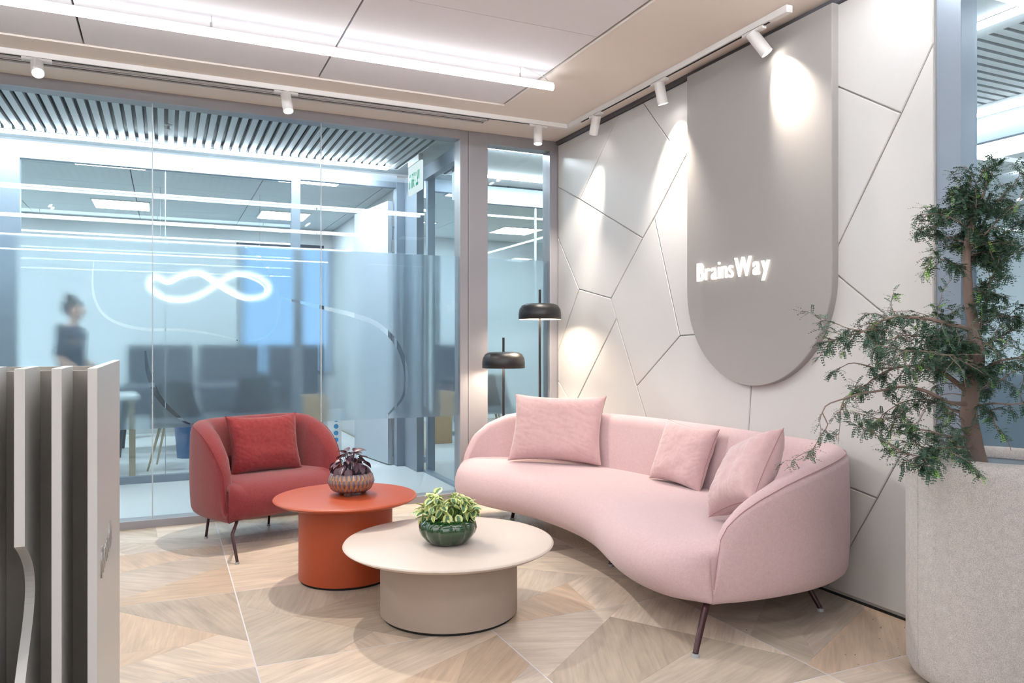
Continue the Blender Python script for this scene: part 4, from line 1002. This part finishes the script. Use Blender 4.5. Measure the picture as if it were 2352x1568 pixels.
def chair(x, y, rz, label, mseat, mleg, grp='chairs in the far rooms'):
    t = thing('chair', label, 'chair', (x, y, 0), rz, grp)
    MB().box(-.22, .22, -.22, .22, .42, .47, .02).build('seat', mseat, t, smooth=True)
    rows = [[(.22 * math.sin(a) * (1 - .1 * k), .20 + .05 * math.cos(a) + k * .03 + e, .50 + k * .12) for a in [-1.35 + 2.7 * q / 10 for q in range(11)]] for k in range(4) for e in (0,)]
    rows2 = [[(p[0] * .93, p[1] - .02, p[2]) for p in reversed(r)] for r in rows]
    MB().grid([a + b for a, b in zip(rows, rows2)], close_v=True, cap=True).build('backrest', mseat, t, smooth=True)
    for a, b in ((-1, -1), (1, -1), (-1, 1), (1, 1)): MB().tube([(.14 * a, .12 * b, .43), (.24 * a, .22 * b, 0)], [.014, .009], 8).build('leg', mleg, t, smooth=True)
chair(.12, 8.05, R(170), 'chair with pale wooden legs under the frosted band at left', M['darkg'], M['legw'])
chair(.75, 8.35, R(190), 'dark chair behind the red armchair through the glass', M['darkg'], M['darkg'])
chair(1.52, 9.85, R(100), 'dark chair at the right end of the meeting table', M['darkg'], M['darkg'])
chair(2.75, 7.95, R(200), 'chair with crossed pale legs beyond the side partition', M['darkg'], M['legw'])
chair(3.35, 8.10, R(150), 'chair with pale legs behind the narrow pane', M['darkg'], M['legw'])
for k, (x, lb) in enumerate(((-.05, 'dark blurred desk screen behind the looped pendant'), (.75, 'dark blurred desk screen in front of the far window'), (1.55, 'dark blurred desk screen near the open door'))):
    t = thing('desk_screen', lb, 'desk screen', (x, 10.7, 0))
    MB().box(-.37, .37, -.02, .02, .30, 1.18, .01).build('screen_panel', M['darkg'], t); MB().box(-.34, -.30, -.15, .15, 0, .32, .005).box(.30, .34, -.15, .15, 0, .32, .005).build('stand', M['darkg'], t)
sb = thing('white_desk', 'pale desk on slanted legs seen low through the left glass', 'table', (-.98, 7.85, 0), R(5))
MB().box(-.9, .75, -.35, .35, .70, .735, .006).build('tabletop', M['white'], sb)
MB().tube([(.62, -.25, .70), (.50, -.30, 0)], .02, 8).build('leg', M['frame2'], sb)
MB().box(.66, .71, -.33, -.28, 0, .70).build('leg', M['legw'], sb)
MB().box(-.85, -.80, -.33, -.28, 0, .70).build('leg', M['legw'], sb)
for k, (x, c) in enumerate(((.33, 'blue bin by the far desk'),)):
    t = thing('waste_bin', 'blue waste bin standing on the far room floor', 'bin', (x - .1, 8.70, 0)); MB().lathe([(.12, 0), (.15, .38), (.145, .38), (.115, .01)], seg=24).build('body', mat('bin_blue', '3a5f8a', .5), t, smooth=True)
pb = thing('paper_bag', 'white paper bag printed with blue dots behind the open door', 'bag', (1.66, 8.55, 0))
MB().box(-.02, .13, -.05, .05, .002, .46, .004).build('bag_body', M['white'], pb)
for k in range(6): 
    MB().lathe([(.001, 0), (.026, 0)], (0, 0, 0), 16, cap=False).build('printed_dot', M['blue'], pb)
for k, o in enumerate([o for o in pb.children if o.name.startswith('printed_dot')]): o.rotation_euler = (R(90), 0, 0); o.location = (.07, -.0515, .05 + .075 * k)
tag(MB().box(1.30, 1.60, 8.6, 8.9, 0, .62, .004).build('cardboard_box', M['card']), 'tall brown cardboard box beside the dotted bag', 'box')

# person behind the film --------------------------------------------
pe = thing('person', 'person in dark top with hair in a bun behind frosted glass', 'person', (-.82, 8.62, 0), R(-20))
def skin_body(name, joints, edges, m, parent, root=0, sub=2):
    me = bpy.data.meshes.new(name); me.from_pydata([j[0] for j in joints], edges, []); me.materials.append(m)
    o = bpy.data.objects.new(name, me); COL.objects.link(o); o.parent = parent
    bpy.context.view_layer.objects.active = o
    md = o.modifiers.new('s', 'SKIN'); md.use_smooth_shade = True
    for i, j in enumerate(joints):
        sv = me.skin_vertices[0].data[i]; sv.radius = j[1] if isinstance(j[1], tuple) else (j[1], j[1]); sv.use_root = (i == root)
    o.modifiers.new('d', 'SUBSURF').levels = sub; o.modifiers['d'].render_levels = sub
    return o
J = [((0, 0, .93), (.11, .15)), ((0, 0, 1.10), (.10, .125)), ((.01, 0, 1.28), (.115, .16)), ((0, 0, 1.38), (.08, .13)), ((.01, 0, 1.44), .048), ((.03, 0, 1.49), .046), ((.045, 0, 1.56), (.075, .07)), ((.05, 0, 1.61), (.08, .07)), ((.035, 0, 1.66), (.055, .05)),
     ((0, .19, 1.36), .05), ((-.02, .22, 1.10), .04), ((.16, .20, .98), .032), ((.24, .19, .97), .026),
     ((0, -.19, 1.36), .05), ((-.02, -.22, 1.10), .04), ((.16, -.20, .98), .032), ((.24, -.19, .97), .026),
     ((0, .09, .85), .10), ((.01, .095, .48), .062), ((0, .10, .10), .042), ((.10, .10, .045), .035),
     ((0, -.09, .85), .10), ((.01, -.095, .48), .062), ((0, -.10, .10), .042), ((.10, -.10, .045), .035)]
E_ = [(0, 1), (1, 2), (2, 3), (3, 4), (4, 5), (5, 6), (6, 7), (7, 8), (3, 9), (9, 10), (10, 11), (11, 12), (3, 13), (13, 14), (14, 15), (15, 16), (0, 17), (17, 18), (18, 19), (19, 20), (0, 21), (21, 22), (22, 23), (23, 24)]
pe.scale = (.955, .955, .955)
skin_body('body', J, E_, M['skin'], pe)
J2 = [(p, (tuple(a * 1.22 for a in r) if isinstance(r, tuple) else r * 1.15)) for p, r in J[:4]] + [(J[9][0], .058), (J[10][0], .048), (J[13][0], .058), (J[14][0], .048)]
skin_body('dark_top', J2, [(0, 1), (1, 2), (2, 3), (3, 4), (4, 5), (3, 6), (6, 7)], M['cloth'], pe)
J3 = [((0, 0, .95), (.12, .16)), ((0, .09, .85), .11), ((.01, .095, .48), .075), ((0, .10, .10), .06), ((0, -.09, .85), .11), ((.01, -.095, .48), .075), ((0, -.10, .10), .06)]
skin_body('trousers', J3, [(0, 1), (1, 2), (2, 3), (0, 4), (4, 5), (5, 6)], M['cloth'], pe)
def blob(name, c, r, m, parent, n=14):
    rows = [[(c[0] + r[0] * math.sin(math.pi * i / n) * math.cos(2 * math.pi * k / 20), c[1] + r[1] * math.sin(math.pi * i / n) * math.sin(2 * math.pi * k / 20), c[2] + r[2] * math.cos(math.pi * i / n)) for k in range(20)] for i in range(n + 1)]
    return MB().grid(rows, close_v=True).build(name, m, parent, smooth=True, angle=180)
blob('hair', (.005, 0, 1.62), (.098, .085, .10), M['hair'], pe); blob('hair_bun', (-.02, 0, 1.725), (.05, .045, .035), M['hair'], pe)
MB().tube([(.125, 0, 1.61), (.150, 0, 1.575), (.128, 0, 1.565)], [.008, .012, .009], 8).build('nose', M['skin'], pe, smooth=True)
for s in (-1, 1):
    blob('ear', (.03, .075 * s, 1.585), (.018, .010, .03), M['skin'], pe, 8); blob('eye', (.115, .032 * s, 1.605), (.010, .013, .010), M['white'], pe, 8)
    for k in range(5): MB().tube([(.235, .19 * s + (k - 2) * .014, .97), (.275 - abs(k - 2) * .006, .19 * s + (k - 2) * .016, .962), (.30 - abs(k - 2) * .010, .19 * s + (k - 2) * .016, .945)], [.008, .007, .005], 6).build('finger', M['skin'], pe, smooth=True)
